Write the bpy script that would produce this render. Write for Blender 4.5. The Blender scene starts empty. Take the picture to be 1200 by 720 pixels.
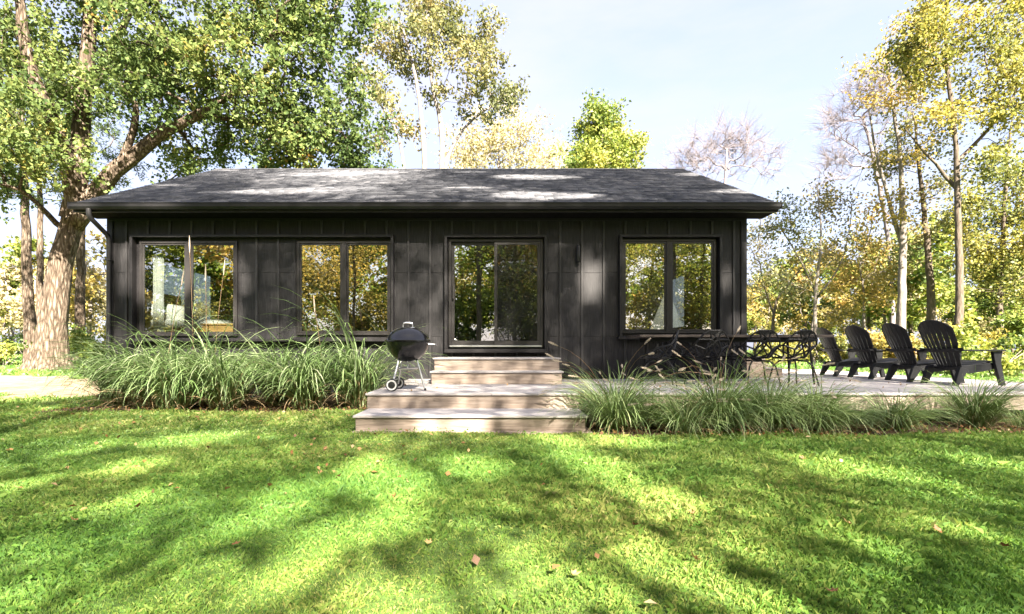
import bpy, bmesh, math, random
import numpy as np
from mathutils import Vector, Matrix
R = math.radians
random.seed(7)
rng = np.random.default_rng(7)
scene = bpy.context.scene
COL = scene.collection

# ------------------------------------------------------------------ camera, sky, sun, exposure
CAMZ, FPX, VX, HY = 0.93, 600.0, 585.0, 410.0
cam = bpy.data.cameras.new('camera')
cam.sensor_width = 36.0
cam.lens = 36.0 * FPX / 1200.0
cam.shift_x = (600 - VX) / 1200.0
cam.shift_y = (HY - 360) / 1200.0
cam.clip_start, cam.clip_end = 0.05, 2000
camo = bpy.data.objects.new('camera', cam)
camo.location = (0, 0, CAMZ)
camo.rotation_euler = (R(90), 0, 0)
COL.objects.link(camo)
scene.camera = camo

SUN_EL, SUN_AZ = R(40), R(20)          # azimuth: to the right of straight behind the camera
SUN = np.array([math.cos(SUN_EL) * math.sin(SUN_AZ), -math.cos(SUN_EL) * math.cos(SUN_AZ), math.sin(SUN_EL)])
world = bpy.data.worlds.new('World')
scene.world = world
world.use_nodes = True
wn, wl = world.node_tree.nodes, world.node_tree.links
for n in list(wn): wn.remove(n)
wo = wn.new('ShaderNodeOutputWorld'); bg = wn.new('ShaderNodeBackground')
sky = wn.new('ShaderNodeTexSky'); sky.sky_type = 'NISHITA'; sky.sun_disc = False
sky.sun_elevation = SUN_EL
sky.sun_rotation = math.atan2(SUN[0], SUN[1])
sky.air_density, sky.dust_density, sky.ozone_density = 1.0, 2.5, 1.0
# thin high cloud veil over the whole sky
tc = wn.new('ShaderNodeTexCoord'); mp = wn.new('ShaderNodeMapping'); mp.inputs['Scale'].default_value = (1.2, 1.2, 4.0)
nz = wn.new('ShaderNodeTexNoise'); nz.inputs['Scale'].default_value = 1.6; nz.inputs['Detail'].default_value = 6; nz.inputs['Roughness'].default_value = .6
cr = wn.new('ShaderNodeMapRange'); cr.inputs[1].default_value = .40; cr.inputs[2].default_value = .72; cr.inputs[3].default_value = .58; cr.inputs[4].default_value = .95
mx = wn.new('ShaderNodeMix'); mx.data_type = 'RGBA'
wl.new(tc.outputs['Generated'], mp.inputs[0]); wl.new(mp.outputs[0], nz.inputs['Vector'])
wl.new(nz.outputs[0], cr.inputs[0]); wl.new(cr.outputs[0], mx.inputs[0])
wl.new(sky.outputs[0], mx.inputs[6]); mx.inputs[7].default_value = (2.2, 2.22, 2.9, 1)
wl.new(mx.outputs[2], bg.inputs[0]); bg.inputs[1].default_value = 0.05
wl.new(bg.outputs[0], wo.inputs[0])
sl = bpy.data.lights.new('sun', 'SUN'); sl.energy = 5.0; sl.angle = R(0.65); sl.color = (1.0, .91, .77)
so = bpy.data.objects.new('sun', sl); COL.objects.link(so)
so.rotation_euler = Vector(SUN).to_track_quat('Z', 'Y').to_euler()
so.location = (10, -30, 30)
vs = scene.view_settings
vs.view_transform, vs.look, vs.exposure, vs.gamma = 'Standard', 'None', 3.2, 1.0
vs.use_curve_mapping = False
cy = scene.cycles
cy.use_denoising = True
cy.max_bounces, cy.diffuse_bounces, cy.glossy_bounces, cy.transmission_bounces, cy.transparent_max_bounces = 6, 3, 3, 4, 8
cy.caustics_reflective = cy.caustics_refractive = False
cy.sample_clamp_indirect = 6

def at(px, py, d):                     # a photograph pixel (1200 x 720) at depth d, as a point of the place
    return np.array([(px - VX) * d / FPX, d, CAMZ + (HY - py) * d / FPX])
def gnd(px, py):
    d = CAMZ * FPX / (py - HY)
    return np.array([(px - VX) * d / FPX, d])

# ------------------------------------------------------------------ helpers: objects
WL = {}
def link(o, parent=None, loc=(0, 0, 0), name=None):
    COL.objects.link(o)
    w = Vector(loc)
    WL[o.name] = w
    if parent is not None:
        o.parent = parent
        o.location = w - WL[parent.name]
    else:
        o.location = w
    return o
def tag(o, label=None, cat=None, group=None, kind=None):
    if label: o['label'] = label
    if cat: o['category'] = cat
    if group: o['group'] = group
    if kind: o['kind'] = kind
    return o
def thing(name, label, cat, loc=(0, 0, 0), group=None):
    o = bpy.data.objects.new(name, None); o.empty_display_size = .1
    link(o, None, loc)
    return tag(o, label, cat, group)
def copy_tree(o, parent=None):
    c = o.copy(); COL.objects.link(c); c.parent = parent
    for ch in o.children: copy_tree(ch, c)
    return c

class MB:
    def __init__(s): s.v, s.f = [], []
    def add(s, vs_, fs_):
        n = len(s.v); s.v += [tuple(map(float, p)) for p in vs_]; s.f += [tuple(i + n for i in f) for f in fs_]; return s
    def box(s, x0, x1, y0, y1, z0, z1):
        return s.add([(x0,y0,z0),(x1,y0,z0),(x1,y1,z0),(x0,y1,z0),(x0,y0,z1),(x1,y0,z1),(x1,y1,z1),(x0,y1,z1)],
                     [(0,3,2,1),(4,5,6,7),(0,1,5,4),(1,2,6,5),(2,3,7,6),(3,0,4,7)])
    def tube(s, pts, rad, n=8, cap=True):
        P = [Vector(p) for p in pts]
        if not hasattr(rad, '__len__'): rad = [rad] * len(P)
        u = None; rings = []
        for i, p in enumerate(P):
            t = (P[min(i+1, len(P)-1)] - P[max(i-1, 0)]).normalized()
            if u is None: u = t.orthogonal().normalized()
            u = (u - t * u.dot(t)).normalized(); w = t.cross(u)
            rings.append([p + (u * math.cos(2*math.pi*k/n) + w * math.sin(2*math.pi*k/n)) * rad[i] for k in range(n)])
        vs_ = [q for r in rings for q in r]; fs_ = []
        for i in range(len(P) - 1):
            for k in range(n):
                a, b = i*n+k, i*n+(k+1) % n
                fs_.append((a, b, b+n, a+n))
        if cap: fs_.append(tuple(range(n))[::-1]); fs_.append(tuple((len(P)-1)*n+k for k in range(n)))
        return s.add(vs_, fs_)
    def lathe(s, prof, n=32, c=(0,0,0), axis='z'):
        vs_, fs_ = [], []
        for r, z in prof:
            for k in range(n):
                a = 2*math.pi*k/n
                p = (r*math.cos(a), r*math.sin(a), z)
                if axis == 'y': p = (p[0], p[2], p[1])
                vs_.append((p[0]+c[0], p[1]+c[1], p[2]+c[2]))
        for i in range(len(prof)-1):
            for k in range(n):
                a, b = i*n+k, i*n+(k+1) % n
                fs_.append((a, b, b+n, a+n))
        return s.add(vs_, fs_)
    def prism(s, poly, axis, a0, a1):
        n = len(poly)
        def mk(p, a): return {'x': (a, p[0], p[1]), 'y': (p[0], a, p[1]), 'z': (p[0], p[1], a)}[axis]
        return s.add([mk(p, a0) for p in poly] + [mk(p, a1) for p in poly],
                     [tuple(range(n))[::-1], tuple(range(n, 2*n))] + [(i, (i+1) % n, (i+1) % n + n, i+n) for i in range(n)])
    def mesh(s, name, mat, smooth=False, bevel=0):
        me = bpy.data.meshes.new(name); me.from_pydata(s.v, [], s.f)
        bm = bmesh.new(); bm.from_mesh(me)
        bmesh.ops.recalc_face_normals(bm, faces=bm.faces)
        if bevel: bmesh.ops.bevel(bm, geom=list(bm.edges), offset=bevel, segments=1, affect='EDGES', clamp_overlap=True)
        bm.to_mesh(me); bm.free()
        if smooth:
            for p in me.polygons: p.use_smooth = True
            me.set_sharp_from_angle(angle=R(40))
        if mat: me.materials.append(mat)
        return me
    def build(s, name, mat, parent=None, loc=(0,0,0), smooth=False, bevel=0):
        w = Vector(loc)                                        # verts are given relative to loc
        return link(bpy.data.objects.new(name, s.mesh(name, mat, smooth, bevel)), parent, w)
BOXES = {}
def board(name, c, dims, mat, parent=None, bevel=.004):        # a box of its own; alike ones share mesh data
    k = (tuple(round(d, 4) for d in dims), mat.name, bevel)
    if k not in BOXES:
        dx, dy, dz = [d/2 for d in dims]
        BOXES[k] = MB().box(-dx, dx, -dy, dy, -dz, dz).mesh(name, mat, bevel=min(bevel, min(dims)*.3))
    return link(bpy.data.objects.new(name, BOXES[k]), parent, c)
def span(name, x0, x1, y0, y1, z0, z1, mat, parent=None, bevel=.004):
    return board(name, ((x0+x1)/2, (y0+y1)/2, (z0+z1)/2), (x1-x0, y1-y0, z1-z0), mat, parent, bevel)
def np_mesh(name, V, F, mat, attrs=None, smooth=False):        # uniform faces F (n,k); attrs: {name: per-face or per-point float}
    me = bpy.data.meshes.new(name)
    V = np.ascontiguousarray(V, np.float32); F = np.ascontiguousarray(F, np.int32)
    n, k = F.shape
    me.vertices.add(len(V)); me.vertices.foreach_set('co', V.ravel())
    me.loops.add(n*k); me.loops.foreach_set('vertex_index', F.ravel())
    me.polygons.add(n); me.polygons.foreach_set('loop_start', np.arange(0, n*k, k, dtype=np.int32))
    if smooth: me.polygons.foreach_set('use_smooth', np.ones(n, bool))
    for an, av in (attrs or {}).items():
        dom = 'FACE' if len(av) == n else 'POINT'
        me.attributes.new(an, 'FLOAT', dom).data.foreach_set('value', np.ascontiguousarray(av, np.float32))
    me.update(calc_edges=True)
    me.materials.append(mat)
    return me

# ------------------------------------------------------------------ materials
def newmat(name):
    m = bpy.data.materials.new(name); m.use_nodes = True
    return m, m.node_tree.nodes, m.node_tree.links, m.node_tree.nodes['Principled BSDF']
def ramp(N, stops, interp='LINEAR'):
    r = N.new('ShaderNodeValToRGB'); r.color_ramp.interpolation = interp
    e = r.color_ramp.elements
    while len(e) > 1: e.remove(e[-1])
    e[0].position, e[0].color = stops[0][0], (*stops[0][1], 1)
    for p, c in stops[1:]:
        x = e.new(p); x.color = (*c, 1)
    return r
def surf(name, stops, scale=(1,1,1), ns=6, rough=.6, bump=.2, bdist=.01, detail=5, metallic=0, coat=0, perobj=0.0, spec=.5, objrand=True):
    m, N, L, b = newmat(name)
    t = N.new('ShaderNodeTexCoord'); mp_ = N.new('ShaderNodeMapping'); mp_.inputs['Scale'].default_value = scale
    oi = N.new('ShaderNodeObjectInfo')
    if objrand:
        mu = N.new('ShaderNodeMath'); mu.operation = 'MULTIPLY'; mu.inputs[1].default_value = 37.0
        L.new(oi.outputs['Random'], mu.inputs[0]); L.new(mu.outputs[0], mp_.inputs['Location'])
    n = N.new('ShaderNodeTexNoise'); n.inputs['Scale'].default_value = ns; n.inputs['Detail'].default_value = detail; n.inputs['Roughness'].default_value = .62
    r = ramp(N, stops)
    L.new(t.outputs['Object'], mp_.inputs[0]); L.new(mp_.outputs[0], n.inputs['Vector']); L.new(n.outputs[0], r.inputs[0])
    out = r.outputs[0]
    if perobj:
        hs = N.new('ShaderNodeHueSaturation'); mr = N.new('ShaderNodeMapRange')
        mr.inputs[3].default_value = 1-perobj; mr.inputs[4].default_value = 1+perobj
        L.new(oi.outputs['Random'], mr.inputs[0]); L.new(mr.outputs[0], hs.inputs['Value']); L.new(out, hs.inputs['Color']); out = hs.outputs[0]
    L.new(out, b.inputs['Base Color'])
    b.inputs['Roughness'].default_value = rough; b.inputs['Metallic'].default_value = metallic
    b.inputs['Coat Weight'].default_value = coat; b.inputs['Specular IOR Level'].default_value = spec
    if bump:
        bp = N.new('ShaderNodeBump'); bp.inputs['Strength'].default_value = bump; bp.inputs['Distance'].default_value = bdist
        L.new(n.outputs[0], bp.inputs['Height']); L.new(bp.outputs[0], b.inputs['Normal'])
    return m
def leafmat(name, stops, trans=.45, gloss=.035):
    m, N, L, b = newmat(name); N.remove(b)
    ra = N.new('ShaderNodeAttribute'); ra.attribute_name = 'ra'
    rb = N.new('ShaderNodeAttribute'); rb.attribute_name = 'rb'
    ma = N.new('ShaderNodeMath'); ma.operation = 'MULTIPLY_ADD'; ma.inputs[1].default_value = .42
    mb_ = N.new('ShaderNodeMath'); mb_.operation = 'MULTIPLY'; mb_.inputs[1].default_value = .58
    L.new(rb.outputs['Fac'], mb_.inputs[0]); L.new(ra.outputs['Fac'], ma.inputs[0]); L.new(mb_.outputs[0], ma.inputs[2])
    r = ramp(N, stops); L.new(ma.outputs[0], r.inputs[0])
    d = N.new('ShaderNodeBsdfDiffuse'); tr = N.new('ShaderNodeBsdfTranslucent'); gl = N.new('ShaderNodeBsdfGlossy'); gl.inputs['Roughness'].default_value = .6
    hs = N.new('ShaderNodeHueSaturation'); hs.inputs['Saturation'].default_value = 1.02; hs.inputs['Value'].default_value = 1.1; hs.inputs['Hue'].default_value = .49
    L.new(r.outputs[0], d.inputs[0]); L.new(r.outputs[0], hs.inputs['Color']); L.new(hs.outputs[0], tr.inputs[0])
    m1 = N.new('ShaderNodeMixShader'); m1.inputs[0].default_value = trans
    m2 = N.new('ShaderNodeMixShader'); m2.inputs[0].default_value = gloss
    L.new(d.outputs[0], m1.inputs[1]); L.new(tr.outputs[0], m1.inputs[2]); L.new(m1.outputs[0], m2.inputs[1]); L.new(gl.outputs[0], m2.inputs[2])
    L.new(m2.outputs[0], N['Material Output'].inputs[0])
    return m
M = {}
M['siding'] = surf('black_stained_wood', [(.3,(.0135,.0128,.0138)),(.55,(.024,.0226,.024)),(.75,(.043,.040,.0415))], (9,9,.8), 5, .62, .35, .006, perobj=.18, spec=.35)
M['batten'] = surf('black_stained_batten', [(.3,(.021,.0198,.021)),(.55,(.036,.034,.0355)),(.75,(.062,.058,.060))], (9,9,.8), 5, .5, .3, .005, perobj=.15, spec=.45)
M['trim'] = surf('black_painted_trim', [(.3,(.011,.010,.011)),(.7,(.022,.020,.021))], (3,3,3), 4, .5, .1, .004, spec=.4)
M['soffit'] = surf('matte_black_soffit', [(.3,(.010,.009,.010)),(.7,(.018,.017,.017))], (3,3,3), 4, .95, .1, .004, spec=.03)
M['gutter'] = surf('black_coated_metal', [(.3,(.010,.010,.011)),(.7,(.018,.017,.018))], (1,1,1), 5, .42, .04, .004, spec=.4)
M['frame'] = surf('dark_bronze_window_frame', [(.3,(.020,.018,.018)),(.7,(.030,.027,.026))], (1,1,1), 3, .38, 0, spec=.5)
M['deckwood'] = surf('weathered_deck_wood', [(.25,(.19,.168,.16)),(.5,(.36,.332,.322)),(.75,(.49,.462,.452))], (1.2,22,22), 3, .72, .35, .004, perobj=.16, spec=.25)
M['riser'] = surf('pale_riser_wood', [(.25,(.15,.113,.086)),(.5,(.29,.232,.19)),(.78,(.41,.345,.295))], (1.1,14,16), 3, .7, .3, .004, perobj=.10, spec=.25)
M['underdeck'] = surf('dark_framing_wood', [(.3,(.07,.055,.04)),(.7,(.12,.095,.075))], (1,12,12), 4, .85, .3)
M['enamel'] = surf('black_enamel', [(.3,(.004,.004,.0045)),(.7,(.006,.006,.0065))], (1,1,1), 3, .2, 0, coat=.1, spec=.5)
M['alu'] = surf('brushed_aluminium', [(.3,(.50,.50,.50)),(.7,(.66,.66,.65))], (1,1,20), 8, .36, .05, .002, metallic=.9)
M['plastic_black'] = surf('black_plastic', [(.3,(.012,.012,.012)),(.7,(.022,.022,.022))], (1,1,1), 20, .5, .1, .002)
M['plastic_white'] = surf('white_plastic', [(.3,(.62,.62,.6)),(.7,(.74,.73,.71))], (1,1,1), 10, .45, 0)
M['resin'] = surf('charcoal_resin', [(.3,(.006,.0064,.0075)),(.7,(.012,.0125,.014))], (3,3,3), 9, .5, .12, .003, spec=.3)
M['castmetal'] = surf('black_cast_metal', [(.3,(.004,.004,.0045)),(.7,(.008,.008,.0085))], (1,1,1), 15, .55, .06, .002, spec=.3)
M['tabletop'] = surf('dark_brown_table_wood', [(.25,(.020,.015,.013)),(.5,(.045,.034,.028)),(.75,(.08,.06,.05))], (1.3,18,18), 3, .5, .2, .003, perobj=.15)
def barkmat(name, stops, k=1.0):
    m, N, L, b = newmat(name); t = N.new('ShaderNodeTexCoord')
    mp_ = N.new('ShaderNodeMapping'); mp_.inputs['Scale'].default_value = (7*k, 7*k, 1.3*k)
    w = N.new('ShaderNodeTexNoise'); w.inputs['Scale'].default_value = 1.4; w.inputs['Detail'].default_value = 4
    va = N.new('ShaderNodeVectorMath'); va.operation = 'MULTIPLY_ADD'; va.inputs[1].default_value = (.5, .5, .5)
    L.new(t.outputs['Object'], w.inputs['Vector']); L.new(t.outputs['Object'], mp_.inputs[0]); L.new(w.outputs['Color'], va.inputs[0]); L.new(mp_.outputs[0], va.inputs[2])
    v = N.new('ShaderNodeTexVoronoi'); v.feature = 'DISTANCE_TO_EDGE'; v.inputs['Scale'].default_value = 1.5; L.new(va.outputs[0], v.inputs['Vector'])
    n = N.new('ShaderNodeTexNoise'); n.inputs['Scale'].default_value = 2.2; n.inputs['Detail'].default_value = 9; n.inputs['Roughness'].default_value = .68; L.new(va.outputs[0], n.inputs['Vector'])
    mr = N.new('ShaderNodeMapRange'); mr.inputs[2].default_value = .35; L.new(v.outputs[0], mr.inputs[0])
    ad_ = N.new('ShaderNodeMath'); ad_.operation = 'MULTIPLY_ADD'; ad_.inputs[1].default_value = .35; L.new(mr.outputs[0], ad_.inputs[0])
    sb = N.new('ShaderNodeMath'); sb.operation = 'SUBTRACT'; sb.inputs[1].default_value = .12; L.new(n.outputs[0], sb.inputs[0]); L.new(sb.outputs[0], ad_.inputs[2])
    r = ramp(N, stops); L.new(ad_.outputs[0], r.inputs[0]); L.new(r.outputs[0], b.inputs['Base Color'])
    b.inputs['Roughness'].default_value = .95; b.inputs['Specular IOR Level'].default_value = .1
    bp = N.new('ShaderNodeBump'); bp.inputs['Strength'].default_value = 1.0; bp.inputs['Distance'].default_value = .05/k
    L.new(ad_.outputs[0], bp.inputs['Height']); L.new(bp.outputs[0], b.inputs['Normal'])
    return m
M['bark'] = barkmat('furrowed_bark', [(.25,(.028,.020,.014)),(.45,(.075,.056,.041)),(.62,(.14,.108,.082)),(.8,(.23,.19,.15))])
M['bark_grey'] = surf('grey_bark', [(.25,(.10,.085,.075)),(.5,(.19,.165,.145)),(.75,(.30,.26,.23))], (5,5,1.2), 3, .9, .7, .04, detail=7, spec=.15)
M['bark_pale'] = surf('pale_twig_bark', [(.3,(.14,.122,.130)),(.7,(.23,.20,.215))], (5,5,1.2), 3, .9, .4, .02, spec=.15)
M['bark_dark'] = surf('dark_bark', [(.25,(.05,.04,.03)),(.5,(.10,.08,.062)),(.75,(.18,.145,.115))], (5,5,1.2), 3, .92, .8, .04, detail=7, spec=.15)
M['plaster'] = surf('grey_interior_plaster', [(.3,(.30,.30,.29)),(.7,(.36,.355,.345))], (1,1,1), 2, .85, .05)
M['floorwood'] = surf('oak_floor', [(.3,(.22,.13,.07)),(.7,(.36,.23,.13))], (1,9,9), 3, .4, .1)
M['linen'] = surf('white_linen', [(.3,(.68,.67,.65)),(.7,(.80,.79,.77))], (1,1,1), 7, .9, .35, .03)
M['honeywood'] = surf('honey_pine', [(.3,(.42,.24,.08)),(.7,(.60,.38,.15))], (1,12,12), 3, .5, .1)
M['curtain'] = surf('pale_curtain', [(.3,(.62,.62,.58)),(.7,(.72,.72,.68))], (6,6,.6), 4, .9, .2, .02)
M['brown_leaf'] = leafmat('dry_leaf', [(.1,(.12,.055,.022)),(.4,(.25,.125,.045)),(.65,(.36,.22,.09)),(.9,(.45,.34,.19))], .25)
# glass: a coated double pane, mirror-like to a part and tinted clear for the rest
def glass():
    m, N, L, b = newmat('coated_window_glass'); N.remove(b)
    fr = N.new('ShaderNodeFresnel'); fr.inputs[0].default_value = 1.5
    ad = N.new('ShaderNodeMath'); ad.operation = 'ADD'; ad.inputs[1].default_value = .48; ad.use_clamp = True
    L.new(fr.outputs[0], ad.inputs[0])
    # one coated face per pane: the far face of the sheet only lets light out
    ge = N.new('ShaderNodeNewGeometry'); iv = N.new('ShaderNodeMath'); iv.operation = 'SUBTRACT'; iv.inputs[0].default_value = 1.0; L.new(ge.outputs['Backfacing'], iv.inputs[1])
    fm = N.new('ShaderNodeMath'); fm.operation = 'MULTIPLY'; L.new(ad.outputs[0], fm.inputs[0]); L.new(iv.outputs[0], fm.inputs[1])
    g = N.new('ShaderNodeBsdfGlossy'); g.inputs['Roughness'].default_value = .0; g.inputs[0].default_value = (.95,.97,.93,1)
    t = N.new('ShaderNodeBsdfTransparent'); t.inputs[0].default_value = (.88,.91,.89,1)
    x = N.new('ShaderNodeMixShader'); L.new(fm.outputs[0], x.inputs[0]); L.new(t.outputs[0], x.inputs[1]); L.new(g.outputs[0], x.inputs[2])
    # faint waviness of the panes
    tc_ = N.new('ShaderNodeTexCoord'); n = N.new('ShaderNodeTexNoise'); n.inputs['Scale'].default_value = 1.1; n.inputs['Detail'].default_value = 1
    bp = N.new('ShaderNodeBump'); bp.inputs['Strength'].default_value = .05; bp.inputs['Distance'].default_value = .02
    L.new(tc_.outputs['Object'], n.inputs['Vector']); L.new(n.outputs[0], bp.inputs['Height']); L.new(bp.outputs[0], g.inputs['Normal'])
    L.new(x.outputs[0], N['Material Output'].inputs[0])
    return m
M['glass'] = glass()
def screenmat():
    m, N, L, b = newmat('insect_screen'); N.remove(b)
    d = N.new('ShaderNodeBsdfDiffuse'); d.inputs[0].default_value = (.02,.02,.02,1)
    t = N.new('ShaderNodeBsdfTransparent'); x = N.new('ShaderNodeMixShader'); x.inputs[0].default_value = .30
    L.new(t.outputs[0], x.inputs[1]); L.new(d.outputs[0], x.inputs[2]); L.new(x.outputs[0], N['Material Output'].inputs[0])
    return m
M['screen'] = screenmat()
def shinglemat():
    m, N, L, b = newmat('asphalt_shingle')
    a = N.new('ShaderNodeAttribute'); a.attribute_name = 'ra'
    t = N.new('ShaderNodeTexCoord'); n = N.new('ShaderNodeTexNoise'); n.inputs['Scale'].default_value = 160; n.inputs['Detail'].default_value = 2
    n2 = N.new('ShaderNodeTexNoise'); n2.inputs['Scale'].default_value = .9; n2.inputs['Detail'].default_value = 4
    L.new(t.outputs['Object'], n.inputs['Vector']); L.new(t.outputs['Object'], n2.inputs['Vector'])
    s1 = N.new('ShaderNodeMath'); s1.operation = 'MULTIPLY_ADD'; s1.inputs[1].default_value = .5
    L.new(a.outputs['Fac'], s1.inputs[0]); L.new(n2.outputs[0], s1.inputs[2])
    r = ramp(N, [(.35,(.038,.040,.046)),(.7,(.078,.080,.091)),(1.0,(.135,.135,.146))]); L.new(s1.outputs[0], r.inputs[0])
    mm = N.new('ShaderNodeMix'); mm.data_type = 'RGBA'; mm.blend_type = 'MULTIPLY'; mm.inputs[0].default_value = .7
    r2 = ramp(N, [(.35,(.55,.55,.55)),(.65,(1.35,1.35,1.35))]); L.new(n.outputs[0], r2.inputs[0])
    L.new(r.outputs[0], mm.inputs[6]); L.new(r2.outputs[0], mm.inputs[7]); L.new(mm.outputs[2], b.inputs['Base Color'])
    b.inputs['Roughness'].default_value = .85; b.inputs['Specular IOR Level'].default_value = .3
    bp = N.new('ShaderNodeBump'); bp.inputs['Strength'].default_value = .4; bp.inputs['Distance'].default_value = .004
    L.new(n.outputs[0], bp.inputs['Height']); L.new(bp.outputs[0], b.inputs['Normal'])
    return m
M['shingle'] = shinglemat()
def groundmat():
    m, N, L, b = newmat('lawn_soil')
    t = N.new('ShaderNodeTexCoord')
    n1 = N.new('ShaderNodeTexNoise'); n1.inputs['Scale'].default_value = .8; n1.inputs['Detail'].default_value = 6
    n2 = N.new('ShaderNodeTexNoise'); n2.inputs['Scale'].default_value = 25; n2.inputs['Detail'].default_value = 5
    for n in (n1, n2): L.new(t.outputs['Object'], n.inputs['Vector'])
    r1 = ramp(N, [(.3,(.045,.085,.018)),(.55,(.075,.12,.028)),(.75,(.13,.14,.05))]); L.new(n1.outputs[0], r1.inputs[0])
    r2 = ramp(N, [(.3,(.5,.5,.5)),(.7,(1.3,1.3,1.3))]); L.new(n2.outputs[0], r2.inputs[0])
    mm = N.new('ShaderNodeMix'); mm.data_type = 'RGBA'; mm.blend_type = 'MULTIPLY'; mm.inputs[0].default_value = .8
    L.new(r1.outputs[0], mm.inputs[6]); L.new(r2.outputs[0], mm.inputs[7]); L.new(mm.outputs[2], b.inputs['Base Color'])
    b.inputs['Roughness'].default_value = .95; b.inputs['Specular IOR Level'].default_value = .1
    bp = N.new('ShaderNodeBump'); bp.inputs['Strength'].default_value = .6; bp.inputs['Distance'].default_value = .03
    L.new(n2.outputs[0], bp.inputs['Height']); L.new(bp.outputs[0], b.inputs['Normal'])
    return m
M['ground'] = groundmat()
M['dirt'] = surf('pale_dirt', [(.25,(.13,.095,.06)),(.5,(.235,.18,.12)),(.75,(.33,.265,.19))], (1,1,1), 4, .95, .5, .03, detail=9, spec=.1)
M['mulch'] = surf('mulch_soil', [(.3,(.035,.024,.015)),(.55,(.09,.062,.036)),(.75,(.17,.12,.07))], (1,1,1), 22, .95, .8, .03, detail=8, spec=.1)
M['lawn'] = leafmat('lawn_blade', [(.05,(.046,.130,.013)),(.35,(.098,.208,.022)),(.62,(.195,.28,.047)),(.85,(.36,.35,.10)),(1.0,(.48,.40,.21))], .42, .05)
M['clover'] = leafmat('clover_leaf', [(.1,(.06,.15,.020)),(.5,(.10,.20,.03)),(.9,(.16,.26,.05))], .35, .01)
M['blade_pale'] = leafmat('variegated_grass_blade', [(.1,(.075,.145,.032)),(.4,(.15,.245,.07)),(.65,(.26,.35,.14)),(1.,(.50,.54,.34))], .35, .05)
M['blade_tan'] = leafmat('dry_grass_blade', [(.1,(.24,.15,.07)),(.6,(.42,.31,.17)),(1.,(.56,.46,.30))], .3, .05)
M['blade_green'] = leafmat('fountain_grass_blade', [(.1,(.075,.14,.03)),(.4,(.15,.24,.06)),(.7,(.27,.36,.13)),(1.,(.50,.50,.28))], .40, .07)
M['plume'] = leafmat('pale_seed_plume', [(.1,(.46,.38,.29)),(.6,(.62,.54,.43)),(1.,(.74,.68,.58))], .35, .03)
M['leaf_hero'] = leafmat('maple_leaf_green', [(.10,(.048,.084,.030)),(.40,(.10,.15,.046)),(.65,(.165,.215,.064)),(.84,(.25,.275,.085)),(.95,(.40,.31,.08)),(1.0,(.48,.20,.05))], .45, .012)
M['leaf_oak'] = leafmat('oak_leaf_autumn', [(.1,(.08,.10,.034)),(.4,(.15,.165,.056)),(.7,(.24,.22,.08)),(1.,(.35,.26,.105))], .42)
M['leaf_yellow'] = leafmat('yellow_autumn_leaf', [(.1,(.14,.14,.035)),(.4,(.28,.24,.055)),(.7,(.43,.33,.08)),(1.,(.52,.32,.09))], .45)
M['leaf_lime'] = leafmat('yellow_green_leaf', [(.1,(.085,.115,.026)),(.4,(.19,.205,.045)),(.7,(.33,.30,.065)),(1.,(.46,.35,.085))], .45)
M['leaf_green'] = leafmat('fresh_green_leaf', [(.1,(.06,.105,.022)),(.4,(.13,.195,.034)),(.7,(.25,.285,.05)),(1.,(.42,.37,.08))], .45)
M['leaf_pale'] = leafmat('pale_gold_leaf', [(.1,(.30,.27,.13)),(.5,(.47,.42,.23)),(1.,(.58,.48,.30))], .45)
M['leaf_dark'] = leafmat('dark_green_leaf', [(.1,(.030,.065,.014)),(.5,(.065,.115,.022)),(.85,(.13,.17,.035)),(1.,(.30,.26,.05))], .4)
M['needle'] = leafmat('pine_needle', [(.1,(.035,.07,.025)),(.6,(.08,.12,.035)),(1.,(.20,.19,.06))], .25)

# ------------------------------------------------------------------ terrain
def hgt(x, y):
    y = np.asarray(y, float); x = np.asarray(x, float)
    t = np.clip(y - 8.5, 0, 30)
    und = .03*np.sin(x*.7+1.3)*np.sin(y*.55) * np.clip((np.hypot(x, y-3)-2)/6, 0, 1)
    near = .012*np.sin(x*2.1+.4)*np.sin(y*1.7+.9)
    return .02*t + und*np.clip((y-9)/5, 0, 1) + near
def sheet(name, xs, ys, mat, dz=0.0, mask=None):
    X, Y = np.meshgrid(xs, ys); V = np.stack([X, Y, hgt(X, Y)+dz], -1).reshape(-1, 3)
    nx, ny = len(xs), len(ys)
    i = (np.arange(ny-1)[:, None]*nx + np.arange(nx-1)).ravel()
    F = np.stack([i, i+1, i+1+nx, i+nx], 1)
    if mask is not None:
        c = V[F].mean(1); F = F[mask(c[:, 0], c[:, 1])]
        used, inv = np.unique(F, return_inverse=True); V = V[used]; F = inv.reshape(F.shape)
    return link(bpy.data.objects.new(name, np_mesh(name, V, F, mat, smooth=True)))
def axis_steps(lo, hi, fine_lo, fine_hi, step):
    a = [fine_lo - 2**k for k in range(0, 11) if fine_lo - 2**k > lo][::-1]
    b = [fine_hi + 2**k for k in range(0, 11) if fine_hi + 2**k < hi]
    return np.array([lo] + a + list(np.arange(fine_lo, fine_hi+1e-6, step)) + b + [hi])
tag(sheet('ground', axis_steps(-600, 600, -26, 26, .4), axis_steps(-600, 600, -6, 40, .4), M['ground']), kind='structure')
def wob(a, s=1.0, p=0.0): return .16*np.sin(a*2.3*s+p)+.10*np.sin(a*5.1*s+1.7+p)+.05*np.sin(a*11.3*s+p*2)
def in_path(x, y):
    lo = 9.9 + wob(x)*1.8 + wob(x, 3.1, 1)*.8; hi = 15.2 + wob(x, .6, 2)*3
    return (y > lo) & (y < hi) & (x < -7.55 + wob(y)*.4) & (x > -34)
tag(sheet('dirt_path', np.arange(-34, -7, .14), np.arange(9, 18, .14), M['dirt'], .006, in_path), kind='structure')
def bed_left(x, y): return (x > -6.75+wob(y)) & (x < -1.70) & (y > 7.62+wob(x)*.5) & (y < 9.66)
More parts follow.
